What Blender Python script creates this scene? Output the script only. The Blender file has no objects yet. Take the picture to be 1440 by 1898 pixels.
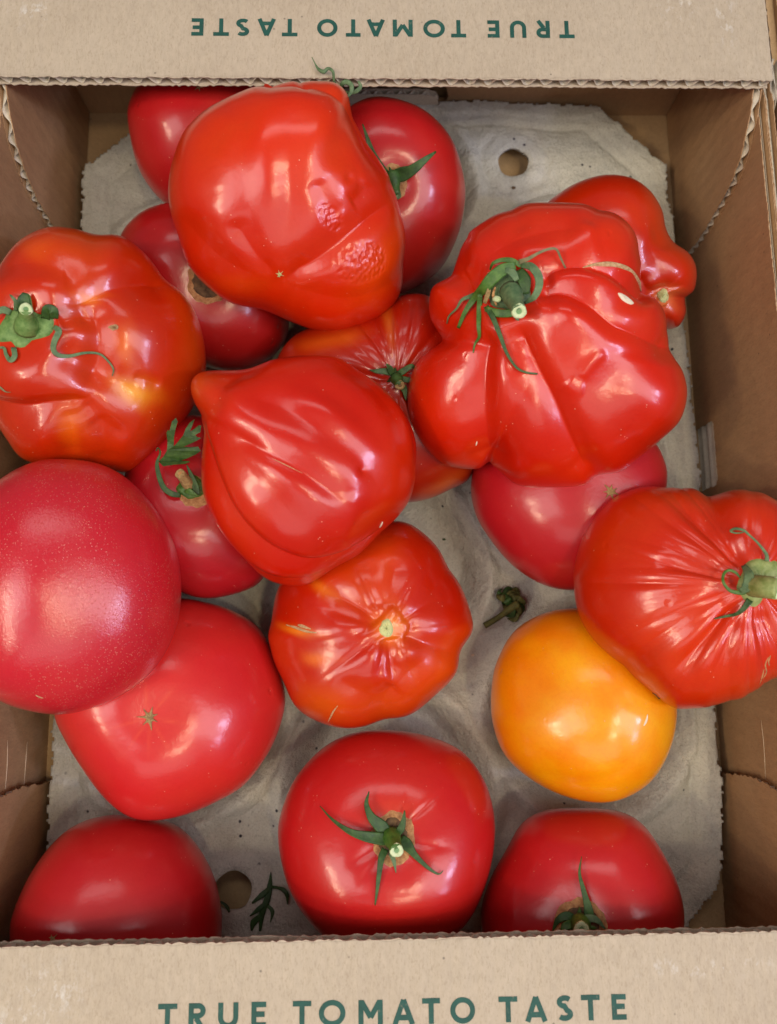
import bpy, bmesh, math, random
import numpy as np
from mathutils import Vector, Matrix
from mathutils.bvhtree import BVHTree
from mathutils.geometry import tessellate_polygon

S = bpy.context.scene
COL = S.collection

# ------------------------------------------------------------------ camera
CAM = np.array([-0.0062, -0.0420, 0.3590])
RM = np.array([[0.99972177, 0.00722421, -0.02245447],
               [-0.01064239, 0.98769098, -0.15605531],
               [0.0210507, 0.15625086, 0.98749306]])
FPX, CX, CY = 1430.0, 720.0, 949.0
cam = bpy.data.objects.new('camera', bpy.data.cameras.new('camera'))
COL.objects.link(cam)
m4 = Matrix.Identity(4)
for i in range(3):
    for j in range(3):
        m4[i][j] = float(RM[i, j])
    m4[i][3] = float(CAM[i])
cam.matrix_world = m4
cam.data.sensor_fit = 'VERTICAL'
cam.data.sensor_height = 36.0
cam.data.lens = FPX / 1898 * 36.0
cam.data.clip_start = 0.01
cam.data.clip_end = 50
cam.data.dof.use_dof = True
cam.data.dof.focus_distance = 0.285
cam.data.dof.aperture_fstop = 11.0
S.camera = cam
S.render.resolution_x, S.render.resolution_y = 777, 1024

# ------------------------------------------------------------------ world and lamps
w = bpy.data.worlds.new('World'); S.world = w; w.use_nodes = True
bg = w.node_tree.nodes['Background']
bg.inputs['Color'].default_value = (0.92, 0.93, 1.0, 1)
bg.inputs['Strength'].default_value = 0.14
S.view_settings.view_transform = 'Standard'
S.view_settings.look = 'None'
S.view_settings.exposure = -0.12
S.view_settings.gamma = 1.0

def area(name, loc, size, power, color, aim=(0, 0, 0.05), sizey=None, spread=180):
    l = bpy.data.lights.new(name, 'AREA'); l.energy = power; l.color = color
    l.shape = 'RECTANGLE' if sizey else 'DISK'
    l.size = size
    if sizey: l.size_y = sizey
    l.spread = math.radians(spread)
    o = bpy.data.objects.new(name, l); COL.objects.link(o)
    o.location = loc
    o.rotation_euler = (Vector(aim) - Vector(loc)).to_track_quat('-Z', 'Y').to_euler()
    return o
# broad soft panels either side of the photographer, weaker ones before and behind
area('ceiling_panel_light', (-0.52, -0.20, 0.98), 0.42, 4.2, (1.0, 0.95, 0.93), sizey=0.60)
area('ceiling_panel_light', (0.53, -0.22, 0.98), 0.42, 4.2, (0.98, 0.96, 1.0), sizey=0.60)
area('ceiling_panel_light', (-0.05, 0.85, 1.55), 1.0, 3.6, (1.0, 0.95, 0.93), sizey=0.30)
area('ceiling_panel_light', (0.0, -1.10, 1.45), 1.3, 4.0, (1.0, 0.97, 0.94), sizey=0.6)
# small warm spot lamps and the bluish window lights
for p in [(-1.45, -0.40, 1.85), (-1.38, -0.85, 1.80)]:
    area('warm_spot_light', p, 0.13, 6.5, (1.0, 0.78, 0.50))
for p in [(0.45, -0.35, 2.1), (0.42, -0.80, 2.0)]:
    area('warm_spot_light', p, 0.12, 5.0, (1.0, 0.80, 0.52))
for p, e in [((1.75, -0.50, 1.65), 10.0), ((1.60, -1.00, 1.60), 5.5)]:
    area('window_light', p, 0.17, e, (0.62, 0.66, 1.0))

# ------------------------------------------------------------------ helpers
def ray(px, py):
    d = RM @ np.array([(px - CX) / FPX, -(py - CY) / FPX, -1.0])
    return d / np.linalg.norm(d)
def at(px, py, z):
    d = ray(px, py); return CAM + d * ((z - CAM[2]) / d[2])
def lin(c):
    return tuple(((v / 255) / 12.92 if v / 255 <= 0.04045 else ((v / 255 + 0.055) / 1.055) ** 2.4) for v in c)
def link(o, parent=None):
    COL.objects.link(o)
    if parent: o.parent = parent
    return o
def mesh_obj(name, verts, faces, mat, parent=None, origin=None, smooth=True):
    v = np.asarray(verts, dtype=float).reshape(-1, 3)
    if origin is not None: v = v - np.asarray(origin)
    me = bpy.data.meshes.new(name)
    if isinstance(faces, np.ndarray):
        n, k = faces.shape
        me.vertices.add(len(v)); me.vertices.foreach_set('co', v.astype(np.float32).ravel())
        me.loops.add(n * k); me.loops.foreach_set('vertex_index', faces.astype(np.int32).ravel())
        me.polygons.add(n)
        me.polygons.foreach_set('loop_start', np.arange(0, n * k, k, dtype=np.int32))
        me.update(calc_edges=True); me.validate()
    else:
        me.from_pydata(v.tolist(), [], faces); me.update()
    if smooth:
        me.polygons.foreach_set('use_smooth', [True] * len(me.polygons))
    if mat: me.materials.append(mat)
    return link(bpy.data.objects.new(name, me), parent)
def empty(name, loc):
    o = bpy.data.objects.new(name, None); COL.objects.link(o)
    o.location = tuple(float(a) for a in loc); o.empty_display_size = 0.01
    return o
def tag(o, label=None, cat=None, group=None, kind=None):
    if label: o['label'] = label
    if cat: o['category'] = cat
    if group: o['group'] = group
    if kind: o['kind'] = kind
    return o
def catmull(P, n, closed=False):
    P = np.asarray(P, float)
    if closed: Q = np.vstack([P[-1], P, P[0], P[1]])
    else: Q = np.vstack([2 * P[0] - P[1], P, 2 * P[-1] - P[-2]])
    segs = len(Q) - 3; out = []
    for i in range(segs):
        t = np.linspace(0, 1, n, endpoint=False)[:, None]
        a, b, c, d = Q[i], Q[i + 1], Q[i + 2], Q[i + 3]
        out.append(0.5 * (2 * b + (c - a) * t + (2 * a - 5 * b + 4 * c - d) * t ** 2 + (3 * b - a - 3 * c + d) * t ** 3))
    out = np.vstack(out)
    if not closed: out = np.vstack([out, P[-1]])
    return out
def sstep(x): x = np.clip(x, 0, 1); return x * x * (3 - 2 * x)

# ------------------------------------------------------------------ materials
class NT:
    def __init__(s, name):
        s.m = bpy.data.materials.new(name); s.m.use_nodes = True
        s.t = s.m.node_tree; s.t.nodes.clear()
        s.out = s.n('ShaderNodeOutputMaterial'); s.b = s.n('ShaderNodeBsdfPrincipled')
        s.l(s.b.outputs[0], s.out.inputs[0])
        s.tc = s.n('ShaderNodeTexCoord').outputs['Object']
    def n(s, ty, **kw):
        nd = s.t.nodes.new(ty)
        for k, v in kw.items(): setattr(nd, k, v)
        return nd
    def l(s, a, b): s.t.links.new(a, b)
    def noise(s, scale, detail=4, rough=0.55, vec=None, stretch=None):
        nd = s.n('ShaderNodeTexNoise'); nd.inputs['Scale'].default_value = scale
        nd.inputs['Detail'].default_value = detail; nd.inputs['Roughness'].default_value = rough
        v = vec or s.tc
        if stretch:
            mp = s.n('ShaderNodeMapping'); mp.inputs['Scale'].default_value = stretch
            s.l(v, mp.inputs[0]); v = mp.outputs[0]
        s.l(v, nd.inputs['Vector']); return nd.outputs['Fac']
    def vor(s, scale, feature='F1', vec=None, rnd=1.0):
        nd = s.n('ShaderNodeTexVoronoi', feature=feature); nd.inputs['Scale'].default_value = scale
        nd.inputs['Randomness'].default_value = rnd
        s.l(vec or s.tc, nd.inputs['Vector']); return nd
    def ramp(s, fac, stops):
        r = s.n('ShaderNodeValToRGB'); e = r.color_ramp.elements
        while len(e) < len(stops): e.new(0.5)
        for k, (p, c) in enumerate(stops):
            e[k].position = p; e[k].color = (*c, 1) if len(c) == 3 else c
        s.l(fac, r.inputs[0]); return r.outputs[0]
    def mr(s, fac, a, b, c=0.0, d=1.0):
        r = s.n('ShaderNodeMapRange'); r.inputs[1].default_value = a; r.inputs[2].default_value = b
        r.inputs[3].default_value = c; r.inputs[4].default_value = d
        s.l(fac, r.inputs[0]); return r.outputs[0]
    def mix(s, fac, a, b, mode='MIX'):
        x = s.n('ShaderNodeMix', data_type='RGBA', blend_type=mode)
        for sock, v in ((x.inputs[0], fac), (x.inputs[6], a), (x.inputs[7], b)):
            if isinstance(v, (int, float)): sock.default_value = v
            elif isinstance(v, tuple): sock.default_value = (*v, 1)
            else: s.l(v, sock)
        return x.outputs[2]
    def math(s, op, a, b=0.0):
        x = s.n('ShaderNodeMath', operation=op)
        for sock, v in ((x.inputs[0], a), (x.inputs[1], b)):
            if isinstance(v, (int, float)): sock.default_value = v
            else: s.l(v, sock)
        return x.outputs[0]
    def bump(s, hs):
        prev = None
        for h, strength, dist in hs:
            b = s.n('ShaderNodeBump'); b.inputs['Strength'].default_value = strength
            b.inputs['Distance'].default_value = dist; s.l(h, b.inputs['Height'])
            if prev: s.l(prev, b.inputs['Normal'])
            prev = b.outputs[0]
        s.l(prev, s.b.inputs['Normal'])

def mat_tomato(name, rough=0.3, coat=0.25, glitter=0.0, sss=0.08):
    k = NT(name); b = k.b
    a = k.n('ShaderNodeAttribute', attribute_name='pigment')
    n1 = k.noise(38, 4, 0.6)
    c = k.mix(k.mr(n1, 0.35, 0.72, 0, 0.35), a.outputs['Color'], k.mix(1.0, a.outputs['Color'], (1.0, 2.6, 0.9), 'MULTIPLY'))
    n2 = k.noise(900, 2, 0.6)
    c = k.mix(k.mr(n2, 0.45, 0.7, 0, 0.25), c, k.mix(1.0, c, (0.86, 0.7, 0.8), 'MULTIPLY'))
    # tiny pale flecks in the skin
    v = k.vor(420); fleck = k.mr(v.outputs['Distance'], 0.05, 0.11, 1, 0)
    gate = k.mr(k.noise(160, 2, 0.5), 0.56, 0.62, 0, 1)
    f = k.math('MULTIPLY', fleck, gate)
    if glitter:
        v2 = k.vor(1150); f2 = k.math('MULTIPLY', k.mr(v2.outputs['Distance'], 0.10, 0.26, 1, 0), k.mr(k.noise(30, 2, 0.5), 0.38, 0.58, 0, glitter))  # dense pale dots: glints painted into the skin colour
        f = k.math('MAXIMUM', f, f2)
    c = k.mix(k.math('MULTIPLY', f, 0.42 if glitter else 0.6), c, (0.85, 0.38, 0.24))
    k.l(c, b.inputs['Base Color'])
    k.l(k.mr(n1, 0.3, 0.7, rough - 0.05, rough + 0.08), b.inputs['Roughness'])
    b.inputs['Subsurface Weight'].default_value = sss
    b.inputs['Subsurface Radius'].default_value = (1.0, 0.18, 0.08)
    b.inputs['Subsurface Scale'].default_value = 0.003
    b.inputs['Coat Weight'].default_value = coat
    b.inputs['Coat Roughness'].default_value = 0.14
    b.inputs['IOR'].default_value = 1.36
    # sparse shallow scuffs where the skin has been rubbed
    sv = k.vor(95); dents = k.math('MULTIPLY', k.mr(sv.outputs['Distance'], 0.04, 0.16, 1, 0), k.mr(k.noise(45, 2, 0.5), 0.58, 0.64, 0, -1))
    hs = [(k.noise(60, 3, 0.5), 0.12, 0.002), (k.noise(900, 4, 0.7), 0.09, 0.0005), (f, 0.3, 0.0003), (dents, 0.35, 0.0008)]
    if glitter:
        hs.append((k.noise(1500, 3, 0.7), 0.20, 0.0003))
    k.bump(hs)
    k.l(b.inputs['Normal'].links[0].from_socket, b.inputs['Coat Normal'])
    return k.m
M_TOM = mat_tomato('tomato_skin', 0.36, 0.6)
M_TOM_SOFT = mat_tomato('tomato_skin_soft_sheen', 0.40, 0.5)
M_TOM_GLIT = mat_tomato('tomato_skin_painted_glints', 0.34, 0.8, glitter=0.9)

def mat_card(name, base, bright=1.0, rough=0.72, grain=(1, 1, 1), scuff=False, wash=None):
    k = NT(name); b = k.b
    c0 = tuple(v * bright for v in lin(base))
    n1 = k.noise(26, 5, 0.6); n2 = k.noise(520, 4, 0.7, stretch=grain); n3 = k.noise(1700, 2, 0.7, stretch=grain)
    c = k.mix(k.mr(n1, 0.3, 0.7, 0, 0.55), c0, tuple(v * s for v, s in zip(c0, (0.80, 0.76, 0.72))))
    c = k.mix(k.mr(n2, 0.35, 0.68, 0, 0.5), c, tuple(min(v * s, 0.95) for v, s in zip(c0, (1.22, 1.22, 1.2))))
    c = k.mix(k.mr(n3, 0.5, 0.75, 0, 0.55), c, tuple(v * s for v, s in zip(c0, (0.68, 0.62, 0.55))))
    v = k.vor(230); f = k.math('MULTIPLY', k.mr(v.outputs['Distance'], 0.06, 0.12, 1, 0), k.mr(k.noise(90, 2, 0.5), 0.60, 0.66, 0, 0.8))
    c = k.mix(f, c, tuple(v2 * 0.35 for v2 in c0))
    if scuff:
        a = k.n('ShaderNodeAttribute', attribute_name='scuff')
        sc = k.math('MULTIPLY', a.outputs['Fac'], k.mr(k.noise(330, 4, 0.75, stretch=(1, .6, 1)), 0.52, 0.68, 0, 0.55))
        c = k.mix(sc, c, (0.80, 0.82, 0.80))
    k.l(c, b.inputs['Base Color'])
    b.inputs['Roughness'].default_value = rough
    b.inputs['Specular IOR Level'].default_value = 0.35
    hs = []
    if wash:
        sx = k.n('ShaderNodeSeparateXYZ'); k.l(k.tc, sx.inputs[0])
        ws = k.math('SINE', k.math('MULTIPLY', sx.outputs[wash], 6.2832 / 0.0068))
        hs.append((k.math('MULTIPLY', ws, k.mr(k.noise(20, 2, 0.5), 0.3, 0.7, 0.2, 1.0)), 0.10, 0.0010))
    k.bump(hs + [(n1, 0.5, 0.003), (n2, 0.25, 0.0005), (n3, 0.18, 0.0002)])
    return k.m
KRAFT = (203, 168, 128)
M_CARD_TOP = mat_card('kraft_liner_outer', (182, 168, 147), 1.0, 0.64, (1, .35, 1), True, 'X')
M_CARD_IN = mat_card('kraft_liner_inner', (170, 135, 98), 1.0, 0.6, (1, 1, .3), False, 'Y')
M_CARD_FLOOR = mat_card('kraft_liner_floor', (190, 158, 116), 1.0, 0.75)
M_FLUTE = mat_card('kraft_fluting', (200, 190, 170), 1.0, 0.85)
M_EDGE = mat_card('kraft_torn_edge', (214, 194, 164), 1.0, 0.85)

def mat_pulp():
    k = NT('moulded_paper_pulp'); b = k.b
    n1 = k.noise(22, 5, 0.65); n2 = k.noise(260, 5, 0.7); n3 = k.noise(1300, 3, 0.7)
    c = k.ramp(n1, [(0.3, lin((182, 182, 170))), (0.5, lin((202, 201, 187))), (0.7, lin((188, 185, 174)))])
    c = k.mix(k.mr(n2, 0.35, 0.7, 0, 0.6), c, lin((214, 213, 198)))
    c = k.mix(k.mr(n3, 0.5, 0.75, 0, 0.45), c, lin((118, 114, 100)))
    v = k.vor(150); f = k.math('MULTIPLY', k.mr(v.outputs['Distance'], 0.07, 0.13, 1, 0), k.mr(k.noise(60, 2, 0.5), 0.58, 0.62, 0, 1))
    c = k.mix(f, c, (0.035, 0.035, 0.045))
    k.l(c, b.inputs['Base Color']); b.inputs['Roughness'].default_value = 0.78
    b.inputs['Specular IOR Level'].default_value = 0.3
    k.bump([(n1, 0.4, 0.004), (n2, 0.9, 0.0018), (k.noise(420, 4, 0.7, stretch=(1, .3, 1)), 0.5, 0.001), (n3, 0.7, 0.0005)])
    return k.m
M_PULP = mat_pulp()

def mat_plain(name, c1, c2, rough=0.6, scale=400, bump=0.3, sss=0.0):
    k = NT(name); n = k.noise(scale, 4, 0.65)
    c = k.mix(k.mr(n, 0.32, 0.68), lin(c1), lin(c2))
    k.l(c, k.b.inputs['Base Color']); k.b.inputs['Roughness'].default_value = rough
    k.bump([(n, bump, 0.0006), (k.noise(scale * 5, 2, 0.6), bump, 0.0002)])
    return k.m
M_GREEN = mat_plain('calyx_green', (48, 88, 24), (84, 122, 44), 0.5)
M_GREEN_D = mat_plain('calyx_dark_green', (28, 60, 20), (62, 96, 38), 0.55)
M_GREEN_G = mat_plain('calyx_grey_green', (66, 96, 62), (106, 130, 88), 0.65)
M_GREEN_Y = mat_plain('calyx_yellow_green', (112, 132, 62), (160, 168, 104), 0.6)
M_TENDRIL = mat_plain('dry_tendril', (96, 96, 66), (134, 122, 84), 0.7)
M_CUT = mat_plain('cut_stem_end', (176, 196, 138), (212, 222, 180), 0.6)
M_CORE = mat_plain('stem_core', (96, 138, 84), (130, 160, 110), 0.6)
M_CORK = mat_plain('cork_scar', (150, 96, 56), (196, 148, 96), 0.8, 700, 0.6)
M_SCAR = mat_plain('blossom_scar', (128, 100, 62), (176, 148, 96), 0.75, 900, 0.6)
M_SCARP = mat_plain('pale_blossom_scar', (214, 208, 140), (180, 190, 130), 0.7, 900, 0.6)
M_CRACK = mat_plain('healed_skin_crack', (172, 128, 84), (214, 180, 134), 0.85, 1200, 0.9)
M_FLECK = mat_plain('pale_fleck', (214, 196, 166), (232, 220, 196), 0.8)
M_GREEN_L = mat_plain('stem_light_green', (74, 112, 46), (122, 152, 84), 0.6)
M_BROWN = mat_plain('withered_brown', (70, 52, 34), (120, 92, 60), 0.85)
M_DRYG = mat_plain('withered_green', (62, 66, 26), (104, 104, 48), 0.75)
M_LEAF = mat_plain('leaf_scrap', (30, 62, 22), (50, 84, 34), 0.6)
def mat_ink():
    k = NT('green_printing_ink'); n = k.noise(700, 5, 0.75); n2 = k.noise(160, 3, 0.6)
    c = k.mix(k.mr(n2, 0.3, 0.7), lin((14, 68, 58)), lin((24, 84, 73)))
    c = k.mix(k.mr(n, 0.60, 0.72, 0, 0.65), c, lin((150, 138, 116)))
    k.l(c, k.b.inputs['Base Color']); k.b.inputs['Roughness'].default_value = 0.62
    k.bump([(n, 0.2, 0.0003)]); return k.m
M_INK = mat_ink()
M_DARK = mat_plain('table_surface', (60, 56, 52), (84, 78, 72), 0.7)

# ------------------------------------------------------------------ setting
mesh_obj('table_surface', [(-3, -3, -0.006), (3, -3, -0.006), (3, 3, -0.006), (-3, 3, -0.006)], [(0, 1, 2, 3)], M_DARK, smooth=False)['kind'] = 'structure'

# ------------------------------------------------------------------ cardboard boards
def frame(o, u, v):
    u = Vector(u).normalized(); v = Vector(v).normalized(); wv = u.cross(v)
    m = Matrix.Identity(4)
    for i in range(3):
        m[i][0] = u[i]; m[i][1] = v[i]; m[i][2] = wv[i]; m[i][3] = o[i]
    return m
def prism(bm, loops, w0, w1, M):
    """a flat slab with outline loops[0] and holes loops[1:], from w0 to w1 along the local w axis"""
    flat = [p for l in loops for p in l]
    a = [bm.verts.new(M @ Vector((p[0], p[1], w0))) for p in flat]
    b = [bm.verts.new(M @ Vector((p[0], p[1], w1))) for p in flat]
    for t in tessellate_polygon([[Vector((p[0], p[1], 0)) for p in l] for l in loops]):
        for vs, tt in ((a, t), (b, t[::-1])):
            try: bm.faces.new([vs[i] for i in tt])
            except ValueError: pass
    o = 0
    for l in loops:
        n = len(l)
        for i in range(n):
            j = (i + 1) % n
            bm.faces.new((a[o + i], a[o + j], b[o + j], b[o + i]))
        o += n
def rough_loop(l, rnd, step=0.0012, amp=0.0003, closed=True):
    out = []; n = len(l)
    for i in range(n):
        p, q = np.array(l[i]), np.array(l[(i + 1) % n]); d = q - p; L = np.linalg.norm(d)
        k = max(1, int(L / step)); nn = np.array([-d[1], d[0]]) / (L + 1e-9)
        for s in range(k):
            j = nn * rnd.uniform(-amp, amp) if s else 0
            out.append(tuple(p + d * s / k + j))
    return out
def bm_obj(name, bm, mat, parent, smooth=False):
    bmesh.ops.recalc_face_normals(bm, faces=bm.faces)
    me = bpy.data.meshes.new(name); bm.to_mesh(me); bm.free()
    if smooth: me.polygons.foreach_set('use_smooth', [True] * len(me.polygons))
    me.materials.append(mat)
    return link(bpy.data.objects.new(name, me), parent)
def board(name, loops, M, th, mat, parent, fluted=True, flute_axis=0, pitch=0.0072, seed=1, amp=0.0003, sub='fluting'):
    rnd = random.Random(seed)
    bm = bmesh.new(); lt = 0.00035
    if not fluted:
        prism(bm, loops, 0, th, M); return bm_obj(name, bm, mat, parent)
    L1 = [rough_loop(l, rnd, amp=amp) for l in loops]; L2 = [rough_loop(l, rnd, amp=amp) for l in loops]
    prism(bm, L1, 0, lt, M); prism(bm, L2, th - lt, th, M)
    o = bm_obj(name, bm, mat, parent)
    # fluting: a wave along flute_axis, clipped to the outline column by column
    P = np.array(loops[0]); a = flute_axis; c = 1 - a
    u0, u1 = P[:, a].min(), P[:, a].max(); n = int((u1 - u0) / pitch * 10)
    bm = bmesh.new(); prev = None
    for i in range(n + 1):
        u = u0 + (u1 - u0) * (0.001 + 0.998 * i / n); cs = []
        for j in range(len(P)):
            p, q = P[j], P[(j + 1) % len(P)]
            if (p[a] - u) * (q[a] - u) <= 0 and p[a] != q[a]:
                cs.append(p[c] + (q[c] - p[c]) * (u - p[a]) / (q[a] - p[a]))
        if len(cs) < 2: prev = None; continue
        lo, hi = min(cs) + 0.0003 + rnd.uniform(0, 4e-4), max(cs) - 0.0003 - rnd.uniform(0, 4e-4)
        ph = 2 * math.pi * (u / pitch) + 0.5 * math.sin(u * 90 + seed)
        sv = math.sin(ph); sv = math.copysign(abs(sv) ** 0.8, sv)
        hgt = lt + (th - 2 * lt) * (0.5 + 0.46 * sv)
        cur = []
        for e, vv in enumerate((lo, hi)):
            for dz in (-0.00014, 0.00014):
                q = [0, 0, hgt + dz]; q[a] = u; q[c] = vv
                cur.append(bm.verts.new(M @ Vector(q)))
        if prev:
            for x, y in ((0, 2), (1, 3), (0, 1), (2, 3)):
                bm.faces.new((prev[x], prev[y], cur[y], cur[x]))
        prev = cur
    bm_obj(sub, bm, M_FLUTE, o, True)
    return o

box = empty('cardboard_box', (0, 0.0155, 0))
box.location = (0, 0, 0)
tag(box, 'open brown cardboard box holding all the tomatoes, green lettering on both flaps', 'box', 'cardboard boxes')
TH = 0.0046; YE, YB = 0.221, -0.190; XI = 0.1510; XT = 0.1475
# floor
mid = []
fl = board('floor', [[(-0.155, -0.200), (0.155, -0.200), (0.155, 0.230), (-0.155, 0.230)]], frame((0, 0, -0.004), (1, 0, 0), (0, 1, 0)), 0.004, M_CARD_FLOOR, box, fluted=False)
# long side walls: two boards thick, local u = y, v = z
for sgn in (-1, 1):
    out = [(YB, 0), (0.0235, 0), (0.0235, 0.017), (0.0255, 0.019), (0.0515, 0.019), (0.0535, 0.017), (0.0535, 0), (0.2215, 0),
           (0.2215, 0.062), (0.180, 0.0780), (0.170, 0.0800), (-0.160, 0.0800), (YB, 0.062)]
    wall = None
    for k in range(2):
        x = XI + k * 0.0034
        if sgn > 0: M = frame((x, 0, 0), (0, 1, 0), (0, 0, 1))
        else: M = frame((-x - 0.0033, 0, 0), (0, 1, 0), (0, 0, 1))
        o = board('side_wall', [out], M, 0.0033, M_CARD_IN, box, pitch=0.0062, seed=10 + k + sgn, flute_axis=1, amp=0.0004)
# short end walls, local u = x, v = z
hole = [(-0.0330, 0.0060), (0.0325, 0.0060), (0.0335, 0.0120), (0.0318, 0.0180), (0.0270, 0.0212), (-0.0270, 0.0212), (-0.0318, 0.0180), (-0.0335, 0.0120)]
hole = [(x, z + 0.002) for x, z in hole]
for y, loops in ((YE, [[(-XI, 0), (XI, 0), (XI, 0.0855), (-XI, 0.0855)], hole]), (YB - 0.004, [[(-XI, 0), (XI, 0), (XI, 0.0855), (-XI, 0.0855)]])):
    e = board('end_wall', loops, frame((0, y, 0), (1, 0, 0), (0, 0, 1)) @ Matrix.Translation((0, 0, -0.004)) if y > 0 else frame((0, y + 0.004, 0), (1, 0, 0), (0, 0, 1)), 0.0038, M_CARD_IN, box, fluted=False)
board('light_block_board', [[(-XI, 0), (XI, 0), (XI, 0.0855), (-XI, 0.0855)]], frame((0, 0.2335, 0), (1, 0, 0), (0, 0, 1)), 0.0035, M_CARD_IN, box, fluted=False)  # added board behind the hand hole, blocks light so the gap turns dark
# the punched out tongue still hanging in the hand hole of the far end wall
tong = [(-0.030, 0.0015), (0.0265, 0.0015), (0.0285, 0.012), (0.0268, 0.0172), (0.0225, 0.0196), (-0.026, 0.0196), (-0.030, 0.015)]
tg = board('hand_hole_tongue', [tong], frame((0, 0.2200, 0.0035), (1, 0, 0), (0, -0.10, 1)), 0.003, M_FLUTE, box, pitch=0.006, seed=44)
# corner tabs, glued inside the side walls, with curved free edges
top_edge = [(0.1765, 0.0855), (0.1712, 0.0845), (0.1631, 0.0800), (0.1560, 0.0745), (0.1512, 0.0700), (0.1465, 0.0610), (0.1432, 0.0515), (0.1400, 0.0350), (0.1387, 0.0224), (0.1380, 0.001)]
for sgn in (-1, 1):
    loop = [(y + 0.0005 * math.sin(i * 2.1 + sgn), z) for i, (y, z) in enumerate(top_edge)][::-1] + [(0.2205, 0.0855), (0.2205, 0.001)]
    M = frame(((XT if sgn > 0 else -XT - 0.0034), 0, 0), (0, 1, 0), (0, 0, 1))
    board('corner_tab', [loop], M, 0.0034, M_CARD_IN, box, flute_axis=1, pitch=0.0058, seed=3 + sgn, amp=0.0004)
    loop = [(-0.1045, 0.001), (-0.1040, 0.012), (-0.1022, 0.024), (-0.1012, 0.038), (-0.1022, 0.052), (-0.106, 0.066), (-0.114, 0.080), (-0.122, 0.0855), (-0.1895, 0.0855), (-0.1895, 0.001)]
    board('corner_tab', [loop[::-1]], M, 0.0034, M_CARD_IN, box, flute_axis=1, pitch=0.0058, seed=7 + sgn, amp=0.0006)
# score line pressed into the side walls near the viewer
# end flaps
def stroke_mesh(bm, pts, wd, z, M, closed=False):
    P = [Vector((p[0], p[1])) for p in pts]; n = len(P); L = []; R = []
    for i in range(n):
        if closed: a, b = P[i - 1], P[(i + 1) % n]; d1 = (P[i] - a).normalized(); d2 = (b - P[i]).normalized()
        else:
            d1 = (P[i] - P[i - 1]).normalized() if i else (P[1] - P[0]).normalized()
            d2 = (P[i + 1] - P[i]).normalized() if i < n - 1 else d1
        t = (d1 + d2).normalized(); nn = Vector((-t.y, t.x)); k = 1 / max(0.5, nn.dot(Vector((-d1.y, d1.x))))
        L.append(P[i] + nn * wd / 2 * k); R.append(P[i] - nn * wd / 2 * k)
    rng = range(n if closed else n - 1)
    vs = {}
    for i in range(n):
        for s, Q in (('l', L), ('r', R)):
            for t, zz in (('a', z), ('b', z + 0.00003)):
                vs[i, s, t] = bm.verts.new(M @ Vector((Q[i].x, Q[i].y, zz)))
    for i in rng:
        j = (i + 1) % n
        bm.faces.new((vs[i, 'l', 'b'], vs[i, 'r', 'b'], vs[j, 'r', 'b'], vs[j, 'l', 'b']))
        bm.faces.new((vs[i, 'l', 'a'], vs[i, 'l', 'b'], vs[j, 'l', 'b'], vs[j, 'l', 'a']))
        bm.faces.new((vs[i, 'r', 'a'], vs[i, 'r', 'b'], vs[j, 'r', 'b'], vs[j, 'r', 'a']))
HC = 0.0076
def arc(cx, cy, rx, ry, a0, a1, n=14):
    return [(cx + rx * math.cos(math.radians(a0 + (a1 - a0) * i / n)), cy + ry * math.sin(math.radians(a0 + (a1 - a0) * i / n))) for i in range(n + 1)]
def letter(ch, W):
    H = HC; s = 0.0016; h = s / 2
    if ch == 'T': return [([(0, H - h), (W, H - h)], 0), ([(W / 2, 0), (W / 2, H - s)], 0)]
    if ch == 'E': return [([(h, 0), (h, H)], 0), ([(s, H - h), (W, H - h)], 0), ([(s, h), (W, h)], 0), ([(s, H * .52), (W * .9, H * .52)], 0)]
    if ch == 'U': return [([(h, H), (h, W * .5)] + arc(W / 2, W * .5, W / 2 - h, W * .5 - h, 180, 360)[1:-1] + [(W - h, W * .5), (W - h, H)], 0)]
    if ch == 'O': return [(arc(W / 2, H / 2, W / 2 - h, H / 2 - h + 0.0001, 0, 352.8, 49), 1)]
    if ch == 'M': return [([(h, 0), (h, H * .98)], 0), ([(h + 0.0002, H * .93), (W / 2, H * .30)], 0), ([(W / 2, H * .30), (W - h - 0.0002, H * .93)], 0), ([(W - h, 0), (W - h, H * .98)], 0)]
    if ch == 'A': return [([(h * .9, 0), (W / 2, H * .96)], 0), ([(W / 2, H * .96), (W - h * .9, 0)], 0), ([(W * .24, H * .27), (W * .76, H * .27)], 0)]
    if ch == 'R': return [([(h, 0), (h, H)], 0), ([(s, H - h), (W * .55, H - h)] + arc(W * .55, H * .70, W * .45 - h, H * .30 - h, 90, -90)[1:] + [(s, H * .40 + h)], 0), ([(W * .45, H * .42), (W - h, 0)], 0)]
    if ch == 'S': return [(arc(W * .50, H * .735, W * .5 - h * 1.1, H * .265 - h, 35, 265, 12) + arc(W * .47, H * .265, W * .5 - h, H * .265 - h, 85, -145, 12)[1:], 0)]
TXT = [('T', 294, 329), ('R', 350, 381), ('U', 404, 441), ('E', 465, 492), ('T', 541, 575), ('O', 589, 638), ('M', 662, 707),
       ('A', 725, 766), ('T', 780, 813), ('O', 832, 878), ('T', 922, 957), ('A', 971, 1012), ('S', 1030, 1061), ('T', 1076, 1111), ('E', 1133, 1160)]
ZF = 0.0856
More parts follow.
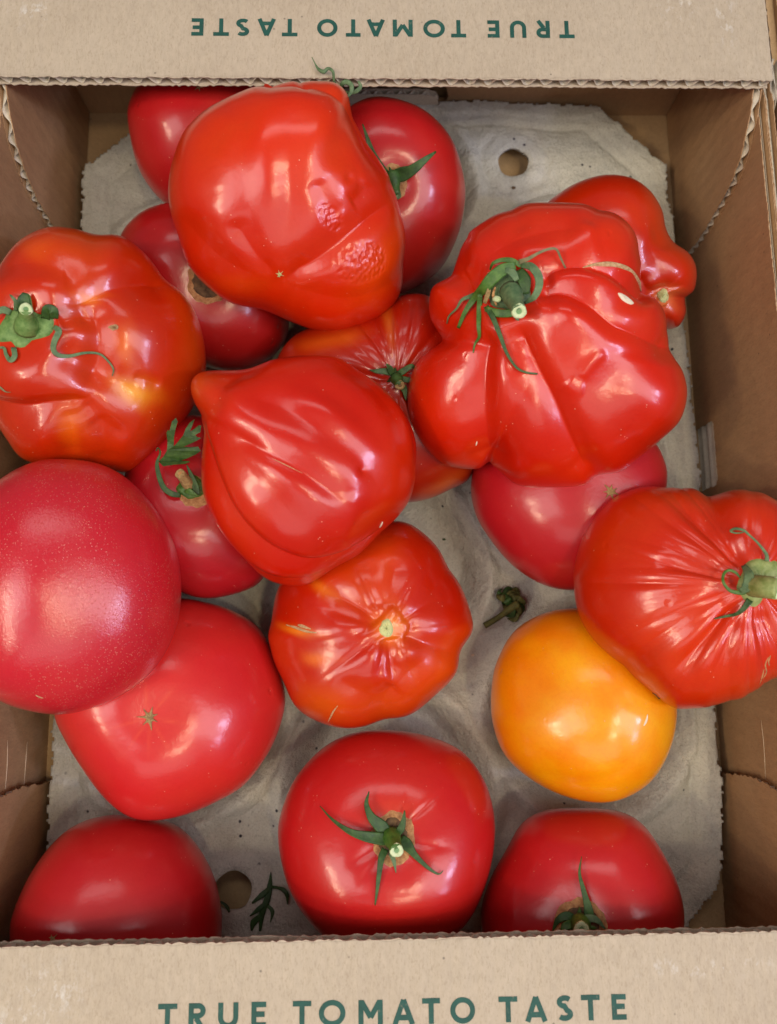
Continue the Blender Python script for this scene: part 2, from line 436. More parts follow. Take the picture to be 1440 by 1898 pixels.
def flap(y0, y1, tilt, rot, ybase, seed, scuffs):
    """top ledge over one end: fluting open at its free edge, text printed on its upper face"""
    xr = 0.1522
    pts = [(-xr, y0), (xr, y0), (xr, y1), (-xr, y1)]
    M = Matrix.Translation((0, 0, ZF)) @ Matrix.Translation((0, y1 if rot == 0 else y0, 0)) @ Matrix.Rotation(tilt, 4, 'X') @ Matrix.Translation((0, -(y1 if rot == 0 else y0), 0))
    o = board('end_flap', [pts], M, TH, M_CARD_TOP, box, flute_axis=0, pitch=0.0072 if rot else 0.0058, seed=seed, amp=0.00035)
    # a finer top skin, a hair proud of the liner, that carries the scuff marks and soft dents
    nx, ny = 120, 24; V = []; F = []; A = []
    rnd = random.Random(seed)
    jag = []
    for i in range(nx + 1): jag.append(rnd.uniform(0.0, 0.0009))
    for j in range(ny + 1):
        for i in range(nx + 1):
            x = -xr + 2 * xr * i / nx; t = j / ny
            ya = y0 + (jag[i] if rot else 0.0002); yb = y1 - (0.0002 if rot else jag[i])
            y = ya + (yb - ya) * t
            z = TH + 0.00012 + 0.00010 * math.sin(x * 2 * math.pi / 0.0072) * 0.5
            V.append(M @ Vector((x, y, z)))
            A.append(max([math.exp(-(((x - sx) / rx) ** 2 + ((y - sy) / ry) ** 2)) for sx, sy, rx, ry in scuffs] + [0]))
    for j in range(ny):
        for i in range(nx):
            a = j * (nx + 1) + i; F.append((a, a + 1, a + nx + 2, a + nx + 1))
    sk = mesh_obj('printed_liner', V, F, M_CARD_TOP, o)
    at_ = sk.data.attributes.new('scuff', 'FLOAT', 'POINT'); at_.data.foreach_set('value', A)
    for idx, (ch, xa, xb) in enumerate(TXT):
        a = (xa - 728) / 867 * 0.15; b = (xb - 728) / 867 * 0.15
        bm = bmesh.new()
        L = Matrix.Translation((0, ybase, 0)) @ Matrix.Rotation(math.pi if rot else 0, 4, 'Z') @ Matrix.Translation((a, 0, 0))
        for q, (pts_, closed) in enumerate(letter(ch, b - a)):
            stroke_mesh(bm, pts_, 0.0016, TH + 0.00021 + 0.000012 * q, M @ L, bool(closed))
        bm_obj('printed_letter', bm, M_INK, o)
    return o
flap(0.1704, 0.2254, 0.0, 1, 0.1959, 5, [(-0.136, 0.199, .006, .007), (0.117, 0.203, .006, .008), (0.135, 0.199, .004, .012)])
flap(-0.196, -0.1398, 0.0, 0, -0.1652, 6, [(-0.110, -0.1535, .010, .007), (-0.118, -0.163, .008, .005), (0.10, -0.150, .02, .002)])

# neighbouring box along the right edge of the frame
nb = empty('cardboard_box', (0.1635, 0, 0))
tag(nb, 'edge of a second cardboard box in the dark gap at the far right', 'box', 'cardboard boxes')
def nboard(name, loop, o, u, v, th, mat, fl=True, seed=1, ax=0):
    M = Matrix.Translation((-0.1635, 0, 0)) @ frame(o, u, v)
    return board(name, [loop], M, th, mat, nb, fluted=fl, seed=seed, flute_axis=ax, pitch=0.006)
nboard('side_wall', [(-0.20, 0), (0.30, 0), (0.30, 0.076), (-0.20, 0.076)], (0.1655, 0, 0), (0, 1, 0), (0, 0, 1), 0.0035, M_CARD_IN, seed=21)
nboard('end_flap', [(0.1625, 0.190), (0.32, 0.190), (0.32, 0.26), (0.1625, 0.26)], (0, 0, 0.070), (1, 0, 0), (0, 1, 0), 0.0035, M_CARD_FLOOR, seed=22)
nboard('corner_tab', [(0.150, 0.0), (0.190, 0.0), (0.190, 0.078), (0.176, 0.074), (0.160, 0.062), (0.150, 0.04)], (0.1600, 0, 0), (0, 1, 0), (0, 0, 1), 0.003, M_FLUTE, seed=23, ax=1)

# ------------------------------------------------------------------ pulp tray
TZ = 0.0125
CUPS = [(0.0, 0.178), (0.0, 0.083), (0.0, -0.012), (0.0, -0.108), (-0.090, 0.118), (-0.090, 0.022), (-0.090, -0.076), (0.0885, 0.118), (0.0885, 0.022), (0.0885, -0.0775)]
HOLES = [(0.0652, 0.187, 0.0075), (-0.0654, -0.1479, 0.0078)]
TRAY = [(-0.1445, -0.150), (-0.118, -0.181), (0.108, -0.184), (0.1400, -0.1485), (0.1432, -0.137), (0.1443, -0.10), (0.1455, 0.02), (0.1435, 0.10), (0.1415, 0.150), (0.1400, 0.1845), (0.1065, 0.2160),
        (0.052, 0.2196), (0.018, 0.2170), (-0.06, 0.2185), (-0.105, 0.2160), (-0.1435, 0.1820), (-0.1450, 0.10), (-0.1440, -0.06)]
def tray_sdf(X, Y):
    P = np.array(TRAY); d = np.full(X.shape, 1e9); inside = np.zeros(X.shape, bool)
    for i in range(len(P)):
        a, b = P[i], P[(i + 1) % len(P)]; e = b - a
        t = np.clip(((X - a[0]) * e[0] + (Y - a[1]) * e[1]) / (e @ e), 0, 1)
        d = np.minimum(d, np.hypot(X - a[0] - t * e[0], Y - a[1] - t * e[1]))
        c = ((a[1] > Y) != (b[1] > Y)) & (X < (b[0] - a[0]) * (Y - a[1]) / (b[1] - a[1] + 1e-12) + a[0])
        inside ^= c
    return np.where(inside, d, -d)
rs = np.random.RandomState(4)
WV = [(rs.uniform(-1, 1, 2) * f, rs.uniform(0, 6.28), a) for f, a in [(60, .0005)] * 4 + [(130, .0003)] * 6 + [(330, .00018)] * 8 + [(900, .00006)] * 8]
def tray_h(X, Y):
    sd = tray_sdf(X, Y); z = np.full(X.shape, TZ)
    z += 0.0014 * sstep((0.009 - sd) / 0.003) - 0.0010 * np.exp(-((sd - 0.0125) / 0.0016) ** 2)     # raised rim and the pressed line inside it
    z += 0.0004 * sstep((sd - 0.016) / 0.002)
    rm = np.full(X.shape, 1.0)
    for cx, cy in CUPS:
        ang = np.arctan2(Y - cy, X - cx)
        r = np.hypot(X - cx, Y - cy) * (1 + 0.02 * np.sin(3 * ang + cx * 90) + 0.012 * np.sin(5 * ang + cy * 70))
        rm = np.minimum(rm, r)
    e = sstep(sd / 0.010)
    z -= 0.0105 * sstep((0.0450 - rm) / 0.012) * e                      # the cups
    z += 0.0018 * np.exp(-((rm - 0.0468) / 0.0024) ** 2) * e            # their raised lips
    z -= 0.0008 * sstep((rm - 0.0500) / 0.0015) * sstep((sd - 0.010) / 0.003)
    for hx, hy, hr in HOLES:
        r = np.hypot(X - hx, Y - hy); z -= 0.0008 * np.exp(-((r - 0.016) / 0.0022) ** 2)
        z += -0.0010 * sstep((hr + 0.002 - r) / 0.0025)
    for k, ph, a in WV: z += a * np.sin(k[0] * X + k[1] * Y + ph)
    return z
def build_tray():
    tr = empty('pulp_tray', (0, 0.017, 0.004))
    tag(tr, 'grey moulded pulp tray with round finger holes, lying on the box floor under the tomatoes', 'tray')
    st = 0.00085; xs = np.arange(-0.148, 0.1481, st); ys = np.arange(-0.187, 0.2231, st)
    X, Y = np.meshgrid(xs, ys); X = X.copy(); Y = Y.copy()
    sd = tray_sdf(X, Y) + 0.0007 * np.sin(X * 900 + Y * 500) * np.sin(Y * 700 - X * 300) + 0.0004 * np.sin(X * 2300 + Y * 1900)
    ok = sd > 0
    for hx, hy, hr in HOLES:
        r = np.hypot(X - hx, Y - hy); hh = hr + 0.0002 * np.sin(5 * np.arctan2(Y - hy, X - hx))
        near = (r < hh) & (r > hh - st * 1.5); s = np.where(near, hh / (r + 1e-9), 1)
        X = hx + (X - hx) * s; Y = hy + (Y - hy) * s
        ok &= (r >= hh) | near
    Z = tray_h(X, Y)
    q = ok[:-1, :-1] & ok[1:, :-1] & ok[:-1, 1:] & ok[1:, 1:]
    idx = np.arange(X.size).reshape(X.shape)
    F = np.stack([idx[:-1, :-1][q], idx[:-1, 1:][q], idx[1:, 1:][q], idx[1:, :-1][q]], 1)
    used = np.unique(F); mp = -np.ones(X.size, int); mp[used] = np.arange(len(used)); F = mp[F]
    V = np.stack([X.ravel()[used], Y.ravel()[used], Z.ravel()[used]], 1)
    n = len(V); V2 = V.copy(); V2[:, 2] -= 0.0016
    E = np.concatenate([F[:, [0, 1]], F[:, [1, 2]], F[:, [2, 3]], F[:, [3, 0]]])
    key = E.min(1) * n + E.max(1); u, inv, cnt = np.unique(key, return_inverse=True, return_counts=True)
    B = E[cnt[inv] == 1]
    side = np.stack([B[:, 1], B[:, 0], B[:, 0] + n, B[:, 1] + n], 1)
    F = np.vstack([F, F[:, ::-1] + n, side])
    mesh_obj('moulded_sheet', np.vstack([V, V2]), F, M_PULP, tr, origin=(0, 0.017, 0.004))
    return tr
build_tray()
def tray_pt(px, py, lift=0.0):
    p = at(px, py, 0.010)
    for _ in range(4):
        z = float(tray_h(np.array([p[0]]), np.array([p[1]]))[0]) + lift; p = at(px, py, z)
    return p

# ------------------------------------------------------------------ tomatoes
_sph = {}
def sphere(N):
    if N in _sph: return _sph[N]
    t = np.tan(np.linspace(-1, 1, N + 1) * math.pi / 4)
    A, B = np.meshgrid(t, t, indexing='ij'); V = []; F = []; o = 0
    one = np.ones_like(A)
    for f in ((one, A, B), (-one, B, A), (B, one, A), (A, -one, B), (A, B, one), (B, A, -one)):
        P = np.stack(f, -1).reshape(-1, 3); P = P / np.linalg.norm(P, axis=1)[:, None]; V.append(P)
        i = np.arange((N + 1) ** 2).reshape(N + 1, N + 1)
        F.append(np.stack([i[:-1, :-1], i[1:, :-1], i[1:, 1:], i[:-1, 1:]], -1).reshape(-1, 4) + o); o += (N + 1) ** 2
    V = np.vstack(V); F = np.vstack(F)
    key = np.round(V * 1e6).astype(np.int64); u, first, inv = np.unique(key, axis=0, return_index=True, return_inverse=True)
    _sph[N] = (V[first], inv.reshape(-1)[F]); return _sph[N]

class Tomato:
    def __init__(s, label, cpx, zc, outline, T=(0.033, 0.033), n=2.25, N=64, grooves=(), blobs=(), ribs=(), wrinkles=(), lump=0.0004, seed=1,
                 base=(190, 22, 14), mott=(0.10, 0.5), patches=(), mat=None, simple=False, group='tomatoes in the box'):
        C = at(cpx[0], cpx[1], zc); s.C = C; D = np.linalg.norm(CAM - C); nv = (CAM - C) / D
        e1 = RM[:, 0] - nv * (RM[:, 0] @ nv); e1 /= np.linalg.norm(e1); e2 = np.cross(nv, e1)
        s.k = D / FPX; s.nv = nv; s.e1 = e1; s.e2 = e2
        def uv(p):
            d = ray(p[0], p[1]); t = ((C - CAM) @ nv) / (d @ nv); q = CAM + d * t - C
            return np.array([q @ e1, q @ e2])
        s.uv = uv
        O = np.array([uv(p) for p in outline]); O = catmull(O, 10, True)
        th = np.arctan2(O[:, 1], O[:, 0]); r = np.hypot(O[:, 0], O[:, 1]); r = r * np.cos(np.arctan(r / D)) 
        o = np.argsort(th); th, r = th[o], r[o]
        g = np.linspace(-math.pi, math.pi, 721)[:-1]; rg = np.interp(g, th, r, period=2 * math.pi)
        kern = np.exp(-np.linspace(-2, 2, 9) ** 2); kern /= kern.sum()
        rg = np.convolve(np.concatenate([rg[-4:], rg, rg[:4]]), kern, 'valid')
        P, F = sphere(N); rsd = np.random.RandomState(seed)
        a = np.arctan2(P[:, 1], P[:, 0]); sr = np.hypot(P[:, 0], P[:, 1])
        Rt = np.interp(a, g, rg, period=2 * math.pi); Rm = rg.mean()
        Rt = Rm + (Rt - Rm) * sstep(sr / 0.75)
        q = 2.0 / n
        X = np.zeros_like(P); rr = Rt * sr ** q
        X[:, 0] = rr * np.cos(a); X[:, 1] = rr * np.sin(a)
        X[:, 2] = np.where(P[:, 2] > 0, T[0], T[1]) * np.sign(P[:, 2]) * np.abs(P[:, 2]) ** q
        # flatten what rests on the tray side a little, in world z
        U = X[:, :2].copy(); front = sstep((X[:, 2] / T[0] + 0.55) / 0.45)
        rad = X / (np.linalg.norm(X, axis=1)[:, None] + 1e-9)
        disp = np.zeros(len(X)); k = s.k
        for _ in range(6):
            kv = rsd.normal(size=3); kv *= rsd.uniform(50, 110) / np.linalg.norm(kv)
            disp += lump * 0.6 * np.sin(X @ kv + rsd.uniform(0, 6.28))
        for (px, py, rx, ry, ang, d) in blobs:
            c = uv((px, py)); dx = U - c; ca, sa = math.cos(math.radians(ang)), math.sin(math.radians(ang))
            u_ = (dx[:, 0] * ca + dx[:, 1] * sa) / (rx * k); v_ = (-dx[:, 0] * sa + dx[:, 1] * ca) / (ry * k)
            disp += d * k * np.exp(-(u_ ** 2 + v_ ** 2)) * front
        for gr in grooves:
            pts, wd, dep = gr[:3]; op = gr[3] if len(gr) > 3 else {}
            L = catmull([uv(p) for p in pts], 6); seg = np.linalg.norm(np.diff(L, axis=0), axis=1); cum = np.concatenate([[0], np.cumsum(seg)]); tot = cum[-1]
            W = wd * k * 1.15; mx = 4.2 * W * max(op.get('a', 1), 1 / op.get('a', 1)); lo, hi = L.min(0) - mx, L.max(0) + mx
            m = np.where((U[:, 0] > lo[0]) & (U[:, 0] < hi[0]) & (U[:, 1] > lo[1]) & (U[:, 1] < hi[1]) & (front > 0))[0]
            if len(m) == 0: continue
            Q = U[m]; best = np.full(len(m), 1e9); tt = np.zeros(len(m)); side = np.zeros(len(m))
            for i in range(len(L) - 1):
                e = L[i + 1] - L[i]; w_ = Q - L[i]; t = np.clip((w_ @ e) / (e @ e + 1e-15), 0, 1)
                dd = np.hypot(w_[:, 0] - t * e[0], w_[:, 1] - t * e[1]); b = dd < best
                best[b] = dd[b]; tt[b] = (cum[i] + t[b] * seg[i]) / tot; side[b] = np.sign(e[0] * w_[b, 1] - e[1] * w_[b, 0])
            asy = op.get('a', 1.0); Ws = np.where(side > 0, W * asy, W / asy)
            sh = op.get('s', 0.35) * 0.75; f0, f1 = op.get('f', (0.2, 0.25))
            prof = (1 - sh) * np.exp(-(best / Ws) ** 2) + sh * np.exp(-best / (Ws * 0.35)) + (op.get('b', .42 if dep > 12.5 else (.4 if dep > 8.5 else 0))) * np.exp(-(best / (2.4 * Ws)) ** 2) - op.get('lip', 0.06) * np.exp(-((best - 1.7 * Ws) / (0.8 * Ws)) ** 2)
            amp = (sstep(tt / f0) if f0 else 1) * (sstep((1 - tt) / f1) if f1 else 1)
            disp[m] -= 0.85 * dep * k * prof * amp * front[m]
        for (px, py, cnt, dep, r0, r1, wd, arcs) in ribs:
            c = uv((px, py)); dx = U - c; rho = np.hypot(dx[:, 0], dx[:, 1]) / k; an = np.degrees(np.arctan2(dx[:, 1], dx[:, 0]))
            for i in range(cnt):
                a0 = arcs[0] + (arcs[1] - arcs[0]) * (i + rsd.uniform(-.3, .3)) / cnt; bend = rsd.uniform(-0.05, 0.05)
                dl = (an - a0 - bend * rho + 180) % 360 - 180
                lat = rho * np.sin(np.radians(np.clip(dl, -90, 90))); ww = wd * rsd.uniform(.6, 1.5) * (0.45 + rho / 180)
                rl = r1 * rsd.uniform(.65, 1.1)
                win = sstep((rho - r0 * .3) / r0) * sstep((rl - rho) / (rl * .6))
                pr = .6 * np.exp(-(lat / ww) ** 2) + .4 * np.exp(-np.abs(lat) / (ww * .4))
                disp -= dep * rsd.uniform(.35, 1.2) * k * pr * win * (np.abs(dl) < 80) * front
        for (px, py, rx, ry, ang, amp, fr) in wrinkles:
            c = uv((px, py)); dx = U - c; ca, sa = math.cos(math.radians(ang)), math.sin(math.radians(ang))
            u_ = (dx[:, 0] * ca + dx[:, 1] * sa) / k; v_ = (-dx[:, 0] * sa + dx[:, 1] * ca) / k
            mk = sstep((1.15 - np.hypot(u_ / rx, v_ / ry)) / 0.3)
            wu = u_ + 4 * np.sin(v_ * fr * .8 + 1) + 2 * np.sin(v_ * fr * 2.1); wv = v_ + 4 * np.sin(u_ * fr * .9) + 2 * np.cos(u_ * fr * 1.9 + 2)
            nz = np.abs(np.sin(wu * fr + .5 * np.sin(wv * fr))) - .5 + .8 * (np.abs(np.sin(wv * fr * 1.3 + wu * fr * .4)) - .5)
            disp += amp * k * mk * nz * front - amp * 0.8 * k * mk * front
        X = X + rad * disp[:, None]
        # pigment
        bc = np.array(lin(base)); col = np.tile(bc, (len(X), 1))
        mm = np.zeros(len(X))
        for _ in range(7):
            kv = rsd.normal(size=3); kv *= rsd.uniform(60, 190) / np.linalg.norm(kv); mm += np.sin(X @ kv + rsd.uniform(0, 6.28))
        mm = np.clip(mm / 5, -1, 1)
        hot = np.array([min(bc[0] * 1.18, .9), bc[1] + mott[0] * 0.22, bc[2] * .8]); deep = bc * np.array([.80, .55, .7])
        pos = np.clip(mm, 0, 1)[:, None] * mott[1]; neg = np.clip(-mm, 0, 1)[:, None] * mott[1]
        col = col * (1 - pos - neg) + hot * pos + deep * neg
        for (px, py, rx, ry, ang, cc, st) in patches:
            c = uv((px, py)); dx = U - c; ca, sa = math.cos(math.radians(ang)), math.sin(math.radians(ang))
            u_ = (dx[:, 0] * ca + dx[:, 1] * sa) / (rx * k); v_ = (-dx[:, 0] * sa + dx[:, 1] * ca) / (ry * k)
            w_ = np.exp(-(np.hypot(u_, v_) * (1 + .12 * np.sin(u_ * 3 + v_ * 2))) ** 2) * st * (X[:, 2] > -0.3 * T[1])
            col = col * (1 - w_[:, None]) + np.array(lin(cc)) * w_[:, None]
        Wd = C + X[:, :1] * e1 + X[:, 1:2] * e2 + X[:, 2:3] * nv
        s.V = Wd; s.F = F
        s.bvh = BVHTree.FromPolygons([tuple(v) for v in Wd.tolist()], F.tolist())
        if simple: s.root = None; fr_name = 'tomato'
        else: s.root = empty('tomato', C); fr_name = 'fruit'
        me = mesh_obj(fr_name, Wd, F, mat or M_TOM, s.root, origin=C)
        if simple: me.location = tuple(C.tolist()); s.root = me
        at_ = me.data.color_attributes.new('pigment', 'FLOAT_COLOR', 'POINT')
        at_.data.foreach_set('color', np.hstack([np.clip(col, 0, 1), np.ones((len(col), 1))]).astype(np.float32).ravel())
        s.fruit = me
        tag(s.root, label, 'tomato', group)
    def hit(s, px, py, lift=0.0):
        d = ray(px, py)
        h = s.bvh.ray_cast(Vector(CAM.tolist()), Vector(d.tolist()))
        if h[0] is None:
            t = ((s.C - CAM) @ s.nv) / (d @ s.nv); p = CAM + d * t
        else: p = np.array(h[0])
        return p - d * lift
    # ---- small parts laid on the skin
    def patch(s, name, ring, mat, lift=0.0002, dome=0.0004, rough=0.0, rings=6, parent=None, centre=None, nseg=48, inner=0.0):
        R = catmull(ring, max(2, nseg // len(ring)), True); c = np.array(centre) if centre is not None else R.mean(0); rnd = random.Random(len(ring) * 7 + int(c[0]))
        V = []; F = []; n = len(R)
        for j in range(rings + 1):
            t = inner + (1 - inner) * j / rings
            for i in range(n):
                p = c + (R[i] - c) * max(t, 0.001)
                tt = (t - inner) / (1 - inner); edge = (1 - tt ** 3) * (1 if not inner else sstep(tt * 3))
                V.append(s.hit(p[0], p[1], lift * (1 if j < rings else -1.5) + dome * edge + rnd.uniform(-rough, rough) * edge))
        for j in range(rings):
            for i in range(n):
                a = j * n + i; b = j * n + (i + 1) % n; F.append((a, b, b + n, a + n))
        return mesh_obj(name, V, F, mat, parent or s.root, origin=s.C)

def sweep(pts, widths, thick=0.28, up=None, cup=0.0, nseg=8, tip=True):
    """ribbon or tendril: elliptical section swept along 3D points"""
    n_in = len(pts); per = 5
    P = catmull(np.array(pts), per); T = np.linspace(0, 1, len(P)); Wp = np.interp(T, np.linspace(0, 1, len(widths)), widths)
    V = []; F = []
    for i, p in enumerate(P):
        t = P[min(i + 1, len(P) - 1)] - P[max(i - 1, 0)]; t /= np.linalg.norm(t) + 1e-12
        vw = (CAM - p); vw /= np.linalg.norm(vw)
        if up is not None: vw = vw * (1 - up[1]) + np.array(up[0]) * up[1]
        sd = np.cross(t, vw); sd /= np.linalg.norm(sd) + 1e-12; nn = np.cross(sd, t)
        hw = Wp[i] / 2; ht = max(hw * thick, 0.00011)
        for q in range(nseg):
            a = 2 * math.pi * q / nseg; x = math.cos(a) * hw; y = math.sin(a) * ht
            V.append(p + sd * x + nn * (y + cup * hw * ((x / (hw + 1e-9)) ** 2)))
    m = len(P)
    for i in range(m - 1):
        for q in range(nseg):
            a = i * nseg + q; b = i * nseg + (q + 1) % nseg; F.append((a, b, b + nseg, a + nseg))
    F.append(tuple(range(nseg))[::-1]); F.append(tuple(range((m - 1) * nseg, m * nseg)))
    return V, F
def taper(w0, k=0.15, belly=1.0): return [w0 * .8 * belly, w0 * belly, w0 * .82, w0 * .5, w0 * k]

def calyx(t, hub, hub_mat, sepals, stub=None, stub_r=(16, 9), dome=0.001, hub_lift=0.0004, stub_mat=None, cut=None, core=None):
    """hub: outline of the green plate; sepals: (points px,py,lift mm; width px; material[, widths])"""
    c = t.patch('calyx', hub, hub_mat, lift=hub_lift, dome=dome, rough=0.00035)
    k = t.k
    for sp in sepals:
        pts, wd, mt = sp[:3]; ws = sp[3] if len(sp) > 3 else taper(wd)
        P = [t.hit(p[0], p[1], p[2] * 0.001) for p in pts]
        V, F = sweep(P, [x * k * 0.86 for x in ws], thick=sp[4] if len(sp) > 4 else 0.16, cup=0.35)
        mesh_obj('sepal', V, F, mt, c, origin=t.C)
    if stub:
        P = [t.hit(p[0], p[1], 0) if len(p) < 3 else t.hit(p[0], p[1], p[2] * 0.001) for p in stub]
        # give the stub a straight run to its tip
        if len(P) == 2: P = [P[0], (P[0] + P[1]) / 2, P[1]]
        r0, r1 = stub_r
        V, F = sweep(P, [2 * r0 * k, 2 * (r0 * .75 + r1 * .25) * k, 2 * r1 * k * 1.05, 2 * r1 * k], thick=1.0, nseg=14)
        st = mesh_obj('stem', V, F, stub_mat or hub_mat, t.root, origin=t.C)
        ax = P[-1] - P[-2]; ax /= np.linalg.norm(ax)
        vw = (CAM - P[-1]); vw /= np.linalg.norm(vw)
        ax = ax * .6 + vw * .5; ax /= np.linalg.norm(ax)
        a = np.cross(ax, RM[:, 1]); a /= np.linalg.norm(a); b = np.cross(ax, a)
        V = []; F = []; ns = 20
        prof = [(1.0, -0.4), (1.04, 0.05), (0.92, 0.18), (0.55, 0.16), (0.36, 0.02)]
        for rr, hh in prof:
            for q in range(ns):
                an = 2 * math.pi * q / ns; wob = 1 + 0.05 * math.sin(3 * an) + 0.03 * math.sin(7 * an)
                V.append(P[-1] + (a * math.cos(an) + b * math.sin(an)) * rr * r1 * k * wob + ax * hh * r1 * k)
        for j in range(len(prof) - 1):
            for q in range(ns): F.append((j * ns + q, j * ns + (q + 1) % ns, (j + 1) * ns + (q + 1) % ns, (j + 1) * ns + q))
        mesh_obj('cut_end', V, F, cut or M_CUT, st, origin=t.C)
        V2 = [P[-1] + (a * math.cos(2 * math.pi * q / 12) + b * math.sin(2 * math.pi * q / 12)) * .40 * r1 * k + ax * 0.06 * r1 * k for q in range(12)]
        mesh_obj('pith', V2, [tuple(range(12))], core or M_CORE, st, origin=t.C)
    return c
def star(cx, cy, r, n=7, inner=0.45, rot=0, jit=0.25, seed=1):
    rnd = random.Random(seed); out = []
    for i in range(2 * n):
        rr = r * (1 if i % 2 == 0 else inner) * rnd.uniform(1 - jit, 1 + jit); a = rot + math.pi * i / n
        out.append((cx + rr * math.cos(a), cy + rr * math.sin(a)))
    return out
def wobble(cx, cy, rx, ry, amp=0.08, n=26, seed=1):
    rnd = random.Random(seed)
    return [(cx + rx * (1 + rnd.uniform(-amp, amp)) * math.cos(2 * math.pi * i / n), cy + ry * (1 + rnd.uniform(-amp, amp)) * math.sin(2 * math.pi * i / n)) for i in range(n)]
def mark(t, pts, wd, mat, name='skin_mark', lift=0.0, ws=None):
    """a thin healed crack or fleck sitting on the skin"""
    P = [t.hit(p[0], p[1], lift) for p in pts]
    V, F = sweep(P, [x * t.k for x in (ws or [wd * .4, wd, wd * .9, wd * .3])], thick=0.25)
    return mesh_obj(name, V, F, mat, t.root, origin=t.C)

RED = (196, 24, 10); CRIM = (176, 22, 32); CRIMD = (182, 24, 28)
G = dict
# --- top left, half under the flap
t1 = Tomato('smooth dark red tomato whose small star scar sits at the far flap, top left', (372, 255), 0.042,
    [(237, 225), (242, 185), (270, 145), (320, 115), (390, 102), (470, 115), (525, 150), (548, 200), (548, 260), (520, 330), (460, 385), (380, 400), (320, 385), (280, 350), (252, 300)],
    T=(.033, .033), base=CRIMD, mott=(.04, .4), seed=2, blobs=[(368, 160, 45, 40, 0, -6)], mat=M_TOM_SOFT)
t1.patch('blossom_scar', star(368, 160, 11, 6, .4, .3, .2, 3), M_SCAR, dome=.0003)
# --- crimson with stem, right of the large one
t3 = Tomato('dark crimson tomato with two upright green sepals, right of the largest tomato', (715, 362), 0.043,
    [(580, 320), (605, 250), (640, 205), (690, 182), (750, 190), (800, 215), (840, 260), (860, 320), (863, 370), (850, 430), (820, 490), (780, 525), (730, 545), (660, 530), (605, 470), (580, 390)],
    T=(.034, .033), N=84, base=CRIMD, mott=(.03, .4), seed=3, blobs=[(726, 338, 70, 66, 0, -12), (728, 340, 30, 32, 0, -7)])
t3.patch('cork_ring', wobble(729, 338, 29, 38, .07, seed=4), M_CORK, dome=.0003, rough=.0001)
calyx(t3, star(727, 326, 20, 6, .55, .2, .15, 2), M_GREEN_D,
      [([(716, 322, 1.5), (703, 307, 3), (690, 284, 5), (682, 260, 7), (672, 230, 9)], 15, M_GREEN_D), ([(728, 326, 1.5), (747, 325, 3), (768, 312, 5), (788, 296, 7), (808, 281, 8)], 21, M_GREEN_D),
       ([(732, 318, 1.5), (748, 312, 3), (768, 307, 4)], 8, M_GREEN_D)], stub=[(727, 324, 1.0), (735, 362, 5.0)], stub_r=(13, 7), cut=M_GREEN_G)
# --- dark one at left behind
t4 = Tomato('shaded dark crimson tomato with a brown stem hollow, tucked under the largest tomato', (385, 535), 0.041,
    [(222, 445), (255, 400), (300, 380), (350, 378), (410, 385), (470, 410), (520, 480), (536, 560), (530, 630), (490, 672), (440, 687), (390, 680), (330, 650), (270, 590), (230, 515)],
    T=(.033, .032), base=(164, 18, 20), mott=(.02, .4), seed=4, blobs=[(376, 536, 55, 60, 0, -14)])
t4.patch('cork_ring', wobble(386, 522, 43, 46, .08, seed=5), M_CORK, dome=.0003, rough=.0001)
t4.patch('stem_hollow', wobble(386, 520, 34, 37, .08, seed=6), M_BROWN, lift=.0006, dome=.0003, rough=.0004)
# --- ribbed dark one in the middle
t6 = Tomato('ribbed shaded tomato with orange streaks and dark stem, between the pointed and lobed tomatoes', (695, 742), 0.042,
    [(508, 690), (518, 660), (535, 635), (562, 615), (620, 592), (700, 568), (750, 545), (800, 550), (850, 600), (885, 700), (890, 800), (872, 880), (830, 907), (790, 925), (750, 932), (700, 930), (640, 920), (560, 870), (520, 780), (505, 730)],
    T=(.034, .033), N=100, base=(160, 22, 2), mott=(.10, .5), seed=6, blobs=[(738, 704, 62, 55, 0, -14)], ribs=[(738, 704, 26, 7, 26, 190, 9, (0, 360))],
    patches=[(640, 632, 34, 12, 15, (196, 80, 18), .6), (600, 640, 40, 14, 10, (200, 90, 20), .5), (720, 610, 8, 36, 10, (206, 110, 30), .4), (815, 890, 40, 16, 30, (206, 90, 20), .5)])
calyx(t6, star(733, 698, 20, 6, .6, .5, .15, 3), M_GREEN_D,
      [([(730, 692, 1), (712, 688, 2), (697, 688, 2), (686, 686, 1)], 13, M_GREEN_D), ([(728, 694, 1), (722, 682, 3), (716, 674, 4)], 14, M_GREEN_D), ([(738, 694, 1), (750, 686, 3), (764, 678, 4), (768, 686, 3)], 13, M_GREEN_D),
       ([(742, 712, 1), (750, 724, 2), (752, 742, 2)], 14, M_GREEN_D), ([(744, 702, 1), (758, 704, 2), (770, 700, 3)], 12, M_GREEN_D)], stub=[(734, 700, 0.5), (741, 714, 4.0)], stub_r=(11, 8), cut=M_SCAR, core=M_BROWN)
